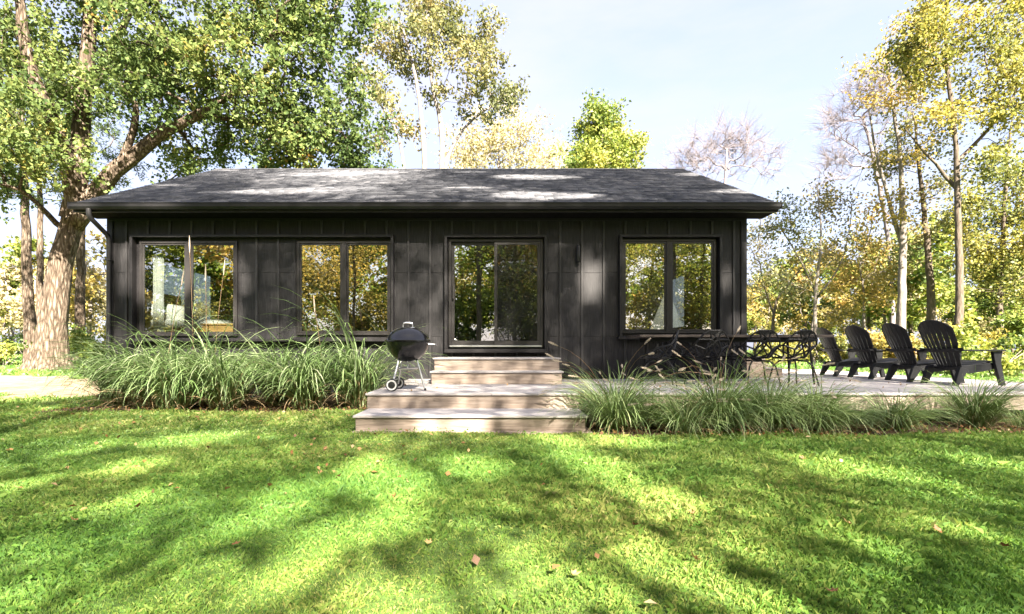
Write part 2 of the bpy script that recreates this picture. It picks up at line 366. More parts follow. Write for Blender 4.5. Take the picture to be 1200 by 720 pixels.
def bed_right(x, y): return (x > 1.02) & (x < 8.8) & (y > 5.62+wob(x, 1, 1)*.7) & (y < 6.6)
tag(sheet('planting_bed_left', np.arange(-7.2, -1.6, .06), np.arange(7.2, 9.7, .06), M['mulch'], .006, bed_left), kind='structure')
tag(sheet('planting_bed_right', np.arange(.9, 8.9, .06), np.arange(5.2, 6.65, .06), M['mulch'], .006, bed_right), kind='structure')

# ------------------------------------------------------------------ the cabin
WY = 9.7
def wx(px): return (px-VX)*WY/FPX
def wz(py): return CAMZ + (HY-py)*WY/FPX
HX0, HX1, HB = wx(128), wx(873), 17.96
EY, EZ, RY, RZ = 9.2, 3.57, 13.83, 5.80
RX0, RX1 = -7.64, 5.0
ZT = 3.60
cabin = thing('cabin', 'black board and batten cabin with grey shingled gable roof', 'cabin', (HX0, WY, 0))
FLOOR = .97
OPEN = {'bedroom': (wx(165), wx(279), wz(394), wz(283)), 'middle': (wx(349), wx(459), wz(393), wz(283)),
        'door': (wx(526), wx(636), wz(407), wz(281)), 'right': (wx(728), wx(838), wz(391), wz(281))}
# structural front wall in slabs around the openings
xs = [HX0, *sorted(v for o in OPEN.values() for v in o[:2]), HX1]
w = MB()
TW = .14
for a, b in zip(xs[:-1], xs[1:]):
    o = next((o for o in OPEN.values() if abs(o[0]-a) < 1e-6 and abs(o[1]-b) < 1e-6), None)
    if o: w.box(a, b, WY, WY+TW, .02, o[2]); w.box(a, b, WY, WY+TW, o[3], ZT)
    else: w.box(a, b, WY, WY+TW, .02, ZT)
W0 = (HX0, WY, 0)
def rel(mb, o=W0):
    mb.v = [(p[0]-o[0], p[1]-o[1], p[2]-o[2]) for p in mb.v]; return mb
rel(w).build('wall', M['trim'], cabin, W0)
# side and back walls with window openings added out of view to light the rooms
def side_wall(x0, x1, oy0, oy1):
    m = MB()
    m.box(x0, x1, WY+TW, oy0, .02, 3.3); m.box(x0, x1, oy1, HB-TW, .02, 3.3); m.box(x0, x1, oy0, oy1, .02, 1.5); m.box(x0, x1, oy0, oy1, 2.8, 3.3)
    g0 = 3.3
    def zr(y): return EZ + (RZ-EZ)*(1-abs(y-RY)/(RY-EY)) - .14
    m.prism([(WY+TW, g0), (HB-TW, g0), (HB-TW, zr(HB-TW)), (RY, zr(RY)), (WY+TW, zr(WY+TW))], 'x', x0, x1)
    return rel(m).build('wall', M['siding'], cabin, W0)
side_wall(HX0, HX0+TW, 10.9, 13.1); side_wall(HX1-TW, HX1, 12.5, 14.5)
m = MB(); m.box(HX0, HX1, HB-TW, HB, .02, 1.5); m.box(HX0, HX1, HB-TW, HB, 2.9, ZT)
for a, b in ((HX0, -6.5), (-3.5, -1.5), (1.5, 2.2), (4.0, HX1)): m.box(a, b, HB-TW, HB, 1.5, 2.9)
rel(m).build('wall', M['siding'], cabin, W0)
m = MB().box(HX0+TW, HX1-TW, WY+TW, HB-TW, FLOOR-.12, FLOOR); rel(m).build('floor', M['floorwood'], cabin, W0)
m = MB().box(HX0+TW, HX1-TW, WY+TW, HB-TW, 3.28, 3.36); rel(m).build('ceiling', M['plaster'], cabin, W0)
for px_ in (wx(318), wx(500), wx(690)):
    m = MB().box(px_-.05, px_+.05, WY+TW, 14.0, FLOOR+.002, 3.28); rel(m).build('partition', M['plaster'], cabin, W0)
m = MB().box(HX0+TW, HX1-TW, 14.0, 14.1, FLOOR+.002, 3.28); rel(m).build('partition', M['plaster'], cabin, W0)
# trim boxes that stand proud around the openings
TRIMS = {'left': (wx(157), wx(462.5), wz(400.5), wz(276.5)), 'door': (wx(521.5), wx(640.5), wz(413.5), wz(276.5)), 'right': (wx(724.5), wx(843.5), wz(398), wz(276.5))}
PROUD = .13; TB = .05
for k, (a, b, c, d) in TRIMS.items():
    y0, y1 = WY-PROUD, WY+.03
    span('trim_board', a, b, y0, y1, d-TB, d, M['trim'], cabin)
    if k == 'door': span('trim_board', a, b, y0-.03, y1, c, c+TB+.02, M['trim'], cabin)
    else: span('trim_board', a-.03, b+.03, y0-.04, y1, c, c+TB, M['trim'], cabin)
    zb = c+TB+(.02 if k == 'door' else 0)
    span('trim_board', a, a+TB, y0+.003, y1, zb, d-TB, M['trim'], cabin); span('trim_board', b-TB, b, y0+.003, y1, zb, d-TB, M['trim'], cabin)
# siding panels between battens, cut by the trim boxes and window openings
def cut(x0, x1, z0, z1, holes):
    rects = [(x0, x1, z0, z1)]
    for a, b, c, d in holes:
        out = []
        for p, q, r_, s_ in rects:
            if q <= a or p >= b or s_ <= c or r_ >= d: out.append((p, q, r_, s_)); continue
            if p < a: out.append((p, a, r_, s_))
            if q > b: out.append((b, q, r_, s_))
            i, j = max(p, a), min(q, b)
            if r_ < c: out.append((i, j, r_, c))
            if s_ > d: out.append((i, j, d, s_))
        rects = out
    return [r_ for r_ in rects if r_[1]-r_[0] > .02 and r_[3]-r_[2] > .02]
G = .004
holes_panel = list(TRIMS.values())
batx = [wx(529.6+25.35*k) for k in range(-16, 14)]
batx = [b for b in batx if HX0+.12 < b < HX1-.12]
edges = [HX0+.09] + batx + [HX1-.09]
rows = [(.10, wz(395)), (wz(395), wz(320)), (wz(320), 3.50)]
L_ = TRIMS['left']
inner_left = (wx(281), wx(347), L_[2]+TB, L_[3]-TB)
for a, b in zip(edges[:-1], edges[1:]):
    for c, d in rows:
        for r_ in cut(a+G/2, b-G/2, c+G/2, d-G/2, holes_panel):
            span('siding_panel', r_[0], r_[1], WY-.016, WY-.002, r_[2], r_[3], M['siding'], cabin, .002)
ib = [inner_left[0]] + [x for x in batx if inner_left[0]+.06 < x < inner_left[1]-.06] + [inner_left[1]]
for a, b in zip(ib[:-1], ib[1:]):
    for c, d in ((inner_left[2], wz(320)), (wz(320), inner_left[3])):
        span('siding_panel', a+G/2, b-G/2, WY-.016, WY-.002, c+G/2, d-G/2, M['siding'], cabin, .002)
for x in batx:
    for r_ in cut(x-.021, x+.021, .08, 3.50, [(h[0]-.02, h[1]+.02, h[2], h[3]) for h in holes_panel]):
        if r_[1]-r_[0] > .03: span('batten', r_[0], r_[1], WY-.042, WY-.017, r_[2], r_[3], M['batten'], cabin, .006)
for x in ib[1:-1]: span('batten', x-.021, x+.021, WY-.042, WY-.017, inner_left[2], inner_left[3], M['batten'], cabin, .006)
for x in (wx(298.5), wx(324)):
    pass
span('corner_board', HX0-.02, HX0+.088, WY-.04, WY-.002, .08, 3.48, M['trim'], cabin); span('corner_board', HX1-.088, HX1+.02, WY-.04, WY-.002, .08, 3.48, M['trim'], cabin)
span('frieze_board', HX0, HX1, WY-.062, WY-.0425, 3.36, 3.50, M['trim'], cabin)
# windows and sliding door
def window(key, name='window', door=False):
    a, b, c, d = OPEN[key]
    y0, y1 = WY-.045, WY+.06
    o = MB(); fw = .045
    A = (a, WY, c)
    o.box(a, b, y0, y1, d-fw, d); o.box(a, b, y0, y1, c, c+fw); o.box(a, a+fw, y0, y1, c+fw, d-fw); o.box(b-fw, b, y0, y1, c+fw, d-fw)
    win = rel(o, A).build('window' if not door else 'sliding_door', M['frame'], cabin, A, bevel=.004)
    mid = (a+b)/2
    if not door: span('mullion', mid-.045, mid+.045, y0-.006, y1, c+fw, d-fw, M['frame'], win)
    sides = ((a+fw, mid-.045), (mid+.045, b-fw)) if not door else ((a+fw, mid+.03), (mid-.03, b-fw))
    for k, (p, q) in enumerate(sides):
        sy0 = WY-.03 + (.05 if door and k == 0 else 0); sy1 = sy0+.04
        sw = .035 if not door else .06
        s = MB(); B = (p, sy0, c)
        s.box(p, q, sy0, sy1, d-fw-sw, d-fw); s.box(p, q, sy0, sy1, c+fw, c+fw+sw*(1 if not door else 1.3)); s.box(p, p+sw, sy0, sy1, c+fw+sw*(1 if not door else 1.3), d-fw-sw); s.box(q-sw, q, sy0, sy1, c+fw+sw*(1 if not door else 1.3), d-fw-sw)
        rel(s, B).build('sash', M['frame'], win, B, bevel=.003)
        g = span('pane', p+sw-.005, q-sw+.005, sy0+.017, sy0+.023, c+fw+sw-.005, d-fw-sw+.005, M['glass'], win, 0)
    return win
for k in ('bedroom', 'middle', 'right'): window(k)
dr = window('door', door=True)
a, b, c, d = OPEN['door']
span('screen_panel', (a+b)/2+.03, b-.105, WY-.042, WY-.0405, c+.12, d-.105, M['screen'], dr, 0)
span('threshold', a+.02, b-.02, WY-.085, WY-.046, c+.002, c+.035, M['alu'], dr)
h = MB().box(-.012, .012, -.05, 0, -.14, .14).box(-.03, .03, -.004, 0, -.17, .17); h.build('handle', M['frame'], dr, (a+.085, WY+.018, 2.03), bevel=.004)
# rear and side panes
span('pane', HX0+.06, HX0+.066, 10.9, 13.1, 1.5, 2.8, M['glass'], cabin, 0)
for a, b in ((-6.5, -3.5), (-1.5, 1.5), (2.2, 4.0)): span('pane', a, b, HB-.08, HB-.074, 1.5, 2.9, M['glass'], cabin, 0)
span('pane', HX1-.066, HX1-.06, 12.5, 14.5, 1.5, 2.8, M['glass'], cabin, 0)
# roof
roof_o = (RX0, EY, EZ)
th = .13
BY = 2*RY-EY
m = MB().prism([(EY, EZ-th), (RY, RZ-th), (BY, EZ-th), (BY, EZ-.02), (RY, RZ-.02), (EY, EZ-.02)], 'x', RX0, RX1)
roof = rel(m, roof_o).build('roof', M['soffit'], cabin, roof_o)
# shingles: staggered courses of separate tabs, thicker at the butt
SL = math.hypot(RY-EY, RZ-EZ); ux, uz = (RY-EY)/SL, (RZ-EZ)/SL
V, F, A = [], [], []
course = .135; nrow = int(SL/course)+1
for side in (0, 1):
    for r_ in range(nrow):
        s0 = r_*course - (.03 if r_ == 0 else 0); s1 = min(s0+course+.05, SL)
        x = RX0 - random.random()*.3
        while x < RX1:
            wdt = random.choice((.16, .22, .30, .34)); x0, x1 = max(x+.003, RX0), min(x+wdt, RX1)
            if x1-x0 > .02:
                js = random.uniform(-.006, .006); t0 = random.uniform(.009, .017); n0 = len(V)
                for (s, t) in ((s0+js, -.02), (s1, -.02), (s1, .0), (s0+js, t0)):
                    y, z = EY+ux*s - uz*t, EZ+uz*s + ux*t
                    if side: y = 2*RY-y
                    for xx in (x0, x1): V.append((xx-roof_o[0], y-roof_o[1], z-roof_o[2]))
                q = [(0,1,7,6), (6,7,5,4), (0,6,4,2), (1,3,5,7)]
                F += [tuple(n0+i for i in (f if not side else f[::-1])) for f in q]; A += [random.random()]*4
            x += wdt
sh = link(bpy.data.objects.new('shingles', np_mesh('shingles', np.array(V), np.array(F), M['shingle'], {'ra': np.array(A)})), roof, roof_o)
tag(sh, kind='stuff')
xcap = RX0
while xcap < RX1-.05:
    x1 = min(xcap+.30, RX1); cp = MB().prism([(-.14, -.068), (0, .0), (.14, -.068), (.14, -.058), (0, .014), (-.14, -.058)], 'x', 0, x1-xcap-.004)
    cp.build('ridge_cap', M['ridge'] if 'ridge' in M else M.setdefault('ridge', surf('ridge_shingle', [(.3,(.045,.045,.05)),(.7,(.10,.098,.105))], (1,1,1), 8, .85, .2, perobj=.2)), roof, (xcap, RY, RZ+.012)); xcap = x1
def extr(name, prof, x0, x1, mat, parent, bevel=0):
    o = MB().prism(prof, 'x', 0, x1-x0); return o.build(name, mat, parent, (x0, 0, 0), bevel=bevel)
fas = extr('fascia', [(EY-.002, EZ-.17), (EY+.03, EZ-.17), (EY+.03, EZ-.035), (EY-.002, EZ-.035)], RX0, RX1, M['trim'], cabin)
span('soffit', RX0+.02, RX1-.02, EY+.032, WY-.002, EZ-.165, EZ-.14, M['soffit'], cabin)
gut = extr('gutter', [(EY-.004, EZ-.13), (EY-.07, EZ-.13), (EY-.10, EZ-.09), (EY-.105, EZ-.028), (EY-.118, EZ-.028), (EY-.118, EZ-.02), (EY-.098, EZ-.02), (EY-.092, EZ-.085), (EY-.066, EZ-.12), (EY-.004, EZ-.12)], RX0-.02, RX1+.02, M['gutter'], cabin)
for xe in (RX0-.024, RX1+.02): span('gutter_cap', xe, xe+.004, EY-.118, EY-.004, EZ-.13, EZ-.02, M['gutter'], gut, 0)
dsx = -7.26
ds = MB().tube([(0,EY-.055,EZ-.12), (0,EY-.055,EZ-.20), (0,EY-.03,EZ-.27), (0,EY+.2,EZ-.40), (0,WY-.12,EZ-.50), (0,WY-.085,EZ-.58), (0,WY-.085,1.5), (0,WY-.085,.22), (0,WY-.16,.12), (0,WY-.35,.07)], .042, 10)
ds.build('downspout', M['gutter'], cabin, (dsx-.07, 0, 0), smooth=True)
for zz in (.9, 2.6): span('downspout_strap', dsx-.125, dsx-.015, WY-.13, WY-.04, zz, zz+.03, M['gutter'], cabin)
for sx in (RX0-.02, RX1):      # rake boards on both gable ends
    m = MB().prism([(EY, EZ-.17), (RY, RZ-.17), (BY, EZ-.17), (BY, EZ-.025), (RY, RZ-.025), (EY, EZ-.025)], 'x', 0, .02)
    m.build('rake_board', M['trim'], cabin, (sx, 0, 0))
# wall lamp (unlit slim cylinder sconce)
lx, lz = wx(677), wz(298)
wlm = thing('wall_lamp', 'slim black cylinder wall lamp between the glass door and right window', 'lamp', (lx, WY-.02, lz))
span('back_plate', lx-.03, lx+.03, WY-.034, WY-.0165, lz-.06, lz+.06, M['gutter'], wlm)
MB().lathe([(0, -.16), (.036, -.16), (.04, -.155), (.04, .155), (.036, .16), (0, .16)], 20).build('shade', M['gutter'], wlm, (lx, WY-.085, lz), smooth=True)
MB().box(-.012, .012, -.025, .025, -.012, .012).build('bracket', M['gutter'], wlm, (lx, WY-.04, lz))

# bedroom seen through the left window
bx, by = -6.10, 10.5
bed = thing('bed', 'white bed seen through the left window of the cabin', 'bed', (bx, by, FLOOR))
span('bed_frame', bx-1.05, bx+.75, by-.55, by+1.0, FLOOR+.12, FLOOR+.32, M['honeywood'], bed)
for sx, sy in ((-1, -.5), (.7, -.5), (-1, .95), (.7, .95)): span('leg', bx+sx-.03, bx+sx+.03, by+sy-.03, by+sy+.03, FLOOR, FLOOR+.12, M['honeywood'], bed)
def cushion(name, c, dims, mat, parent, rot=(0,0,0), seed=0):
    bm = bmesh.new(); bmesh.ops.create_icosphere(bm, subdivisions=3, radius=1)
    rr = random.Random(seed)
    for v in bm.verts:
        p = v.co
        for i in range(3): p[i] = math.copysign(abs(p[i])**.55, p[i])*dims[i]/2
        v.co = p + Vector((rr.uniform(-1,1), rr.uniform(-1,1), rr.uniform(-1,1)))*.008
    me = bpy.data.meshes.new(name); bm.to_mesh(me); bm.free()
    for p in me.polygons: p.use_smooth = True
    me.materials.append(mat)
    o = link(bpy.data.objects.new(name, me), parent, c); o.rotation_euler = rot; return o
cushion('mattress', (bx-.15, by+.22, FLOOR+.45), (1.75, 1.5, .26), M['linen'], bed)
cushion('pillow', (bx-.95, by-.05, FLOOR+.80), (.2, .66, .5), M['linen'], bed, (0, R(-25), 0), 1)
cushion('pillow', (bx-.58, by-.1, FLOOR+.70), (.62, .66, .36), M['linen'], bed, (0, R(8), R(15)), 2)
hb = span('headboard', bx-1.1, bx-1.04, by-.55, by+1.0, FLOOR+.002, FLOOR+1.15, M['honeywood'], bed)
cx = wx(258)*1.02
chest = thing('wooden_chest', 'honey coloured wooden chest behind the left window', 'chest', (cx, 10.2, FLOOR))
span('body', cx-.42, cx+.36, 10.0, 10.45, FLOOR+.05, FLOOR+.44, M['honeywood'], chest); span('lid', cx-.44, cx+.38, 9.98, 10.47, FLOOR+.442, FLOOR+.47, M['honeywood'], chest); span('plinth', cx-.40, cx+.34, 10.02, 10.43, FLOOR, FLOOR+.048, M['honeywood'], chest)
curt = MB(); n = 26
for i in range(n):
    xx = wx(171)+i*.008; yy = WY+.2+.02*math.sin(i*1.3)
    curt.v += [(xx, yy, 1.15), (xx, yy, 2.98)]
curt.f = [(2*i, 2*i+2, 2*i+3, 2*i+1) for i in range(n-1)]
tag(curt.build('curtain', M['curtain'], None, smooth=True), 'pale gathered curtain at the left edge of the bedroom window', 'curtain')

# ------------------------------------------------------------------ deck, steps
DZ, DY0, DX0, DX1, DY1 = .38, 6.47, -1.67, 8.8, 14.3
deck = thing('wooden_deck', 'grey weathered wooden deck running along the cabin and past its right corner', 'deck', (DX0, DY0, 0))
bw, gap = .138, .006
y = DY0-.025; k = 0
while y < DY1:
    xa = DX0-.02 if y+bw < WY-.06 else HX1+.05
    joints = [xa] + [j for j in (([1.3, 4.9] if k % 2 else [-.1, 3.1, 6.7])) if xa+.5 < j < DX1-.5] + [DX1+.02]
    for p, q in zip(joints[:-1], joints[1:]): span('deck_board', p+.002, q-.002, y, y+bw, DZ-.028, DZ+random.uniform(-.0015, .0015), M['deckwood'], deck, .004)
    y += bw+gap; k += 1
def fascia_run(x0, x1, yy, z0, z1, mat, parent, name='fascia_board', lens=(3.4, 2.9, 3.8)):
    x = x0; i = 0
    while x < x1-.05:
        q = min(x+lens[i % len(lens)], x1); q = x1 if x1-q < .6 else q
        span(name, x, q-.003, yy, yy+.025, z0, z1, mat, parent); x = q; i += 1
fascia_run(DX0, DX1, DY0, DZ-.215, DZ-.0295, M['riser'], deck)
span('fascia_board', DX0, DX0+.025, DY0+.026, WY-.06, DZ-.215, DZ-.0295, M['riser'], deck); span('fascia_board', DX1-.025, DX1, DY0+.026, DY1, DZ-.215, DZ-.0295, M['riser'], deck)
for x in np.arange(DX0+.3, DX1, 1.28):
    span('joist', x-.02, x+.02, DY0+.03, WY-.1 if x < HX1+.1 else DY1-.1, DZ-.2, DZ-.03, M['underdeck'], deck, 0)
    for yy in (DY0+.12, 9.3): span('post', x-.05, x+.05, yy-.05, yy+.05, -.08, DZ-.2, M['underdeck'], deck, 0)
SX0, SX1, SY0, SZ = -1.62, .97, 5.77, .19
st = thing('lower_step', 'wide low wooden step in front of the deck on the lawn', 'step', (SX0, SY0, 0))
y = SY0-.025
for k in range(5): span('tread_board', SX0-.025, SX1+.025, y, y+.14, SZ-.028, SZ+random.uniform(-.001, .001), M['deckwood'], st); y += .146
span('riser_board', SX0, SX1, SY0, SY0+.025, .0, SZ-.0295, M['riser'], st)
for xe in (SX0, SX1-.025): span('side_board', xe, xe+.025, SY0+.026, DY0-.01, .0, SZ-.0295, M['riser'], st)
base = span('base_plinth', SX0-.03, SX1+.07, SY0-.07, DY0-.05, -.05, .012, M['riser'], st)
ds_ = thing('door_steps', 'two weathered wooden steps leading up to the sliding glass door', 'steps', (-.03, 8.2, DZ))
TX0, TX1 = -1.08, 1.0
for (yf, zt, yb) in ((8.16, .585, 8.55), (8.52, .795, WY-.14)):
    zb = DZ+.003
    span('riser_board', TX0, TX1, yf, yf+.025, zb if yf < 8.5 else .56, zt-.0295, M['riser'], ds_)
    for xe in (TX0, TX1-.025): span('side_board', xe, xe+.025, yf+.026, yb, zb, zt-.0295, M['riser'], ds_)
    y = yf-.025
    while y < yb-.05:
        q = min(y+.14, yb); span('tread_board', TX0-.025, TX1+.025, y, q, zt-.028, zt, M['deckwood'], ds_); y += .145
ss = thing('side_steps', 'low wooden box steps beside the right wall of the cabin', 'steps', (5.15, 10.6, DZ))
span('tread_board', 4.80, 5.25, 10.1, 11.2, .72, .75, M['riser'], ss); span('riser_board', 4.82, 5.23, 10.12, 10.145, DZ+.003, .7185, M['riser'], ss); span('side_board', 5.205, 5.23, 10.146, 11.18, DZ+.003, .7185, M['riser'], ss)
span('tread_board', 5.252, 5.62, 10.1, 11.2, .54, .57, M['deckwood'], ss); span('riser_board', 5.26, 5.60, 10.12, 10.145, DZ+.003, .5385, M['riser'], ss); span('side_board', 5.575, 5.60, 10.146, 11.18, DZ+.003, .5385, M['riser'], ss)

# ------------------------------------------------------------------ kettle grill
GX, GY = at(478, 457, 6.95)[0], 6.95
gr = thing('kettle_grill', 'black kettle charcoal grill on aluminium legs at the deck corner', 'grill', (GX, GY, DZ))
def gp(mb, name, mat, parent=gr, off=(0,0,0), **k): return mb.build(name, mat, parent, (GX+off[0], GY+off[1], DZ+off[2]), **k)
rb, zc = .295, .655
prof = [(.0, zc-.27), (.08, zc-.262), (.16, zc-.225), (.225, zc-.165), (.268, zc-.09), (.288, zc-.03), (rb, zc-.004), (rb+.008, zc), (rb, zc+.004)]
gp(MB().lathe(prof, 48), 'bowl', M['enamel'], smooth=True)
prof = [(rb+.012, zc+.004), (rb+.012, zc+.022), (rb-.002, zc+.03), (.27, zc+.085), (.215, zc+.145), (.14, zc+.185), (.07, zc+.20), (0, zc+.204)]
lid = gp(MB().lathe(prof, 48), 'lid', M['enamel'], smooth=True)
gp(MB().tube([(-.065,0,zc+.19), (-.065,0,zc+.235), (-.05,0,zc+.245)], .006, 6).tube([(.065,0,zc+.19), (.065,0,zc+.235), (.05,0,zc+.245)], .006, 6).tube([(-.06,0,zc+.248), (-.03,0,zc+.256), (.03,0,zc+.256), (.06,0,zc+.248)], [.012,.017,.017,.012], 10), 'handle', M['alu'], lid, smooth=True)
gp(MB().lathe([(0, .006), (.045, .006), (.045, 0)], 20), 'damper', M['alu'], lid, (.09, -.10, zc+.166), smooth=True).rotation_euler = (R(30), R(22), 0)
gp(MB().tube([(rb-.01,-.07,zc-.03), (rb+.07,-.065,zc-.035), (rb+.085,-.04,zc-.035), (rb+.085,.04,zc-.035), (rb+.07,.065,zc-.035), (rb-.01,.07,zc-.03)], .008, 8), 'side_handle', M['alu'], smooth=True)
feet = [(-.17,-.20,.075), (.245,-.06,0), (-.17,.20,.075)]
tops = [(-.105,-.085,zc-.235), (.125,-.03,zc-.24), (-.105,.085,zc-.235)]
for f, t in zip(feet, tops):
    gp(MB().tube([f, t], .0125, 10), 'leg', M['alu'], smooth=True)
    q = Vector(t)+(Vector(t)-Vector(f)).normalized()*.0
    gp(MB().tube([Vector(t)-(Vector(t)-Vector(f)).normalized()*.01, Vector(t)+(Vector(t)-Vector(f)).normalized()*.035], .02, 10), 'leg_socket', M['plastic_black'], smooth=True)
gp(MB().tube([(.245,-.06,.0), (.243,-.06,.03)], .016, 10), 'foot_cap', M['plastic_black'])
for sy in (-1, 1):
    yy = sy*.225
    wh = gp(MB().lathe([(.0, -.022), (.062, -.022), (.078, -.018), (.084, 0), (.078, .018), (.062, .022), (0, .022)], 28, axis='y'), 'wheel', M['plastic_black'], gr, (-.17, yy, .085), smooth=True)
    gp(MB().lathe([(.048, -.0235), (.048, -.027), (.066, -.027), (.067, -.0225)], 28, axis='y'), 'rim', M['plastic_white'], wh, (-.17, yy, .085), smooth=True)
    gp(MB().lathe([(0, -.028), (.014, -.028), (.016, -.0225)], 16, axis='y'), 'hub_cap', M['plastic_black'], wh, (-.17, yy, .085), smooth=True)
gp(MB().tube([(-.17,-.22,.085), (-.17,.22,.085)], .006, 8), 'axle', M['alu'])
gp(MB().lathe([(.0, .285), (.12, .287), (.165, .305), (.168, .31), (.12, .293), (0, .291)], 28), 'ash_pan', M['alu'], smooth=True)
gp(MB().tube([(0,0,.29), (0,0,zc-.26)], .012, 8), 'vent_stem', M['alu'])

# ------------------------------------------------------------------ garden chairs with slatted fan backs
def make_adirondack():
    t = thing('garden_chair', '', 'chair')
    def B(mb, n, bevel=.004, smooth=False): return mb.build(n, M['resin'], t, bevel=bevel, smooth=smooth)
    # fan back: seven slats between the bottom edge and an arched top
    b0, t0 = Vector((.10, 0, .255)), Vector((-.215, 0, 1.0)); ax = (t0-b0).normalized(); nrm = Vector((ax.z, 0, -ax.x)); Lb = (t0-b0).length
    n = 7
    def half(s): return .205 + .085*min(s/.62, 1)                      # half width at height share s
    def arch(u): return 1 - .20*abs(u)**2.4
    for k in range(n):
        u0, u1 = -1+2*k/n, -1+2*(k+1)/n
        g = .012
        m = MB(); S = [0, .12, .25, .4, .55, .7, .85, 1]
        for s in S:
            for u, e in ((u0, g), (u1, -g)):
                top = arch(u if abs(u) < 1 else math.copysign(.97, u)); ss_ = s*top
                gg = g*1.0 if .05 < s < .80 else g*.3
                yv = u*half(ss_) + math.copysign(gg, e)*(.9 if s > .5 else .8)
                if s > .82 and abs(u) > .99: yv *= .93
                cup = .05*(u*u)                                        # cupped around the sitter
                p = b0+ax*(Lb*ss_)+Vector((0, yv, 0))+nrm*cup
                m.v += [tuple(p), tuple(p+nrm*.016)]
        for i in range(len(S)-1):
            o = i*4; m.f += [(o, o+4, o+6, o+2), (o+1, o+3, o+7, o+5), (o, o+1, o+5, o+4), (o+2, o+6, o+7, o+3)]
        e = (len(S)-1)*4; m.f += [(0, 2, 3, 1), (e, e+1, e+3, e+2)]
        B(m, 'back_slat', 0)
    rim = MB(); pts = []
    for k in range(25):
        u = -1+2*k/24; s = arch(u); pts.append(b0+ax*(Lb*s)+Vector((0, u*half(s)*(.96 if abs(u) > .95 else 1), 0))+nrm*(.008+.05*u*u))
    pts = [b0+ax*(Lb*.45)+Vector((0, -half(.45), 0))+nrm*.055] + pts + [b0+ax*(Lb*.45)+Vector((0, half(.45), 0))+nrm*.055]
    B(rim.tube(pts, .013, 6), 'back_rim', 0, True)
    for s, hh in ((.385, .028), (.0, .02)):
        m = MB(); o0 = b0+ax*(Lb*s)
        pts = [o0+Vector((0, u*(half(s)+(.10 if s > .1 else .03)), 0))-nrm*.012+nrm*.05*min(1, u*u) for u in np.linspace(-1, 1, 9)]
        for p in pts:
            for q in (p-ax*hh, p+ax*hh, p+ax*hh-nrm*.018, p-ax*hh-nrm*.018): m.v.append(tuple(q))
        for i in range(8):
            for k in range(4): a_, b_ = i*4+k, i*4+(k+1) % 4; m.f.append((a_, b_, b_+4, a_+4))
        m.f += [(0, 3, 2, 1), (32, 33, 34, 35)]
        B(m, 'back_rail', .003)
    # seat slats, contoured
    prof = [(.07, .265), (.16, .262), (.26, .275), (.36, .298), (.46, .325), (.56, .352), (.64, .366), (.685, .352), (.70, .315)]
    for i in range(len(prof)-1):
        (xa, za), (xb, zb_) = prof[i], prof[i+1]; d = Vector((xb-xa, 0, zb_-za)); e_ = d.normalized()*.006
        hw = .235+.02*i/8; p, q = Vector((xa, 0, za))+e_, Vector((xb, 0, zb_))-e_; up = Vector((-d.z, 0, d.x)).normalized()*.018
        m = MB(); m.add([p+Vector((0, -hw, 0)), q+Vector((0, -hw, 0)), q+Vector((0, hw, 0)), p+Vector((0, hw, 0)), p+Vector((0, -hw, 0))+up, q+Vector((0, -hw, 0))+up, q+Vector((0, hw, 0))+up, p+Vector((0, hw, 0))+up],
                        [(0,3,2,1),(4,5,6,7),(0,1,5,4),(1,2,6,5),(2,3,7,6),(3,0,4,7)])
        B(m, 'seat_slat')
    for s in (-1, 1):
        y0, y1 = sorted((s*.245, s*.285))
        B(MB().prism([(.05, .30), (.62, .345), (.66, .315), (.64, .26), (.45, .22), (.20, .185), (.05, .215)], 'y', y0, y1), 'seat_rail')
        y0, y1 = sorted((s*.235, s*.295))
        B(MB().prism([(.03, .29), (.16, .245), (.07, .10), (.0, 0), (-.07, 0), (-.035, .10)], 'y', y0, y1), 'rear_leg')
        y0, y1 = sorted((s*.288, s*.338))
        B(MB().prism([(.52, .525), (.675, .525), (.665, .44), (.655, .36), (.69, .18), (.735, 0), (.655, 0), (.60, .20), (.56, .33), (.54, .42)], 'y', y0, y1), 'front_leg')
        poly = [(-.09, s*.27), (.05, s*.262), (.30, s*.262), (.55, s*.248), (.68, s*.25), (.715, s*.285), (.715, s*.355), (.68, s*.385), (.55, s*.388), (.30, s*.365), (.05, s*.338), (-.09, s*.31)]
        B(MB().prism(poly, 'z', .526, .55), 'armrest', .005)
    return t
ad = make_adirondack()
spots = [(6.96, 8.07, 5, 'charcoal slatted garden chair on the deck, nearest and largest of the row of four'),
         (6.99, 8.93, -3, 'charcoal slatted garden chair on the deck, second nearest of the row of four'),
         (6.95, 9.82, 3, 'charcoal slatted garden chair on the deck, third from the front of the row'),
         (6.94, 10.75, -6, 'charcoal slatted garden chair farthest back, behind the end of the dining table')]
for i, (x, y, a, lb) in enumerate(spots):
    o = ad if i == 0 else copy_tree(ad)
    o.location = (x, y, DZ+.002); o.rotation_euler = (0, 0, R(a)); tag(o, lb, 'chair', 'garden chairs in a row on the deck')

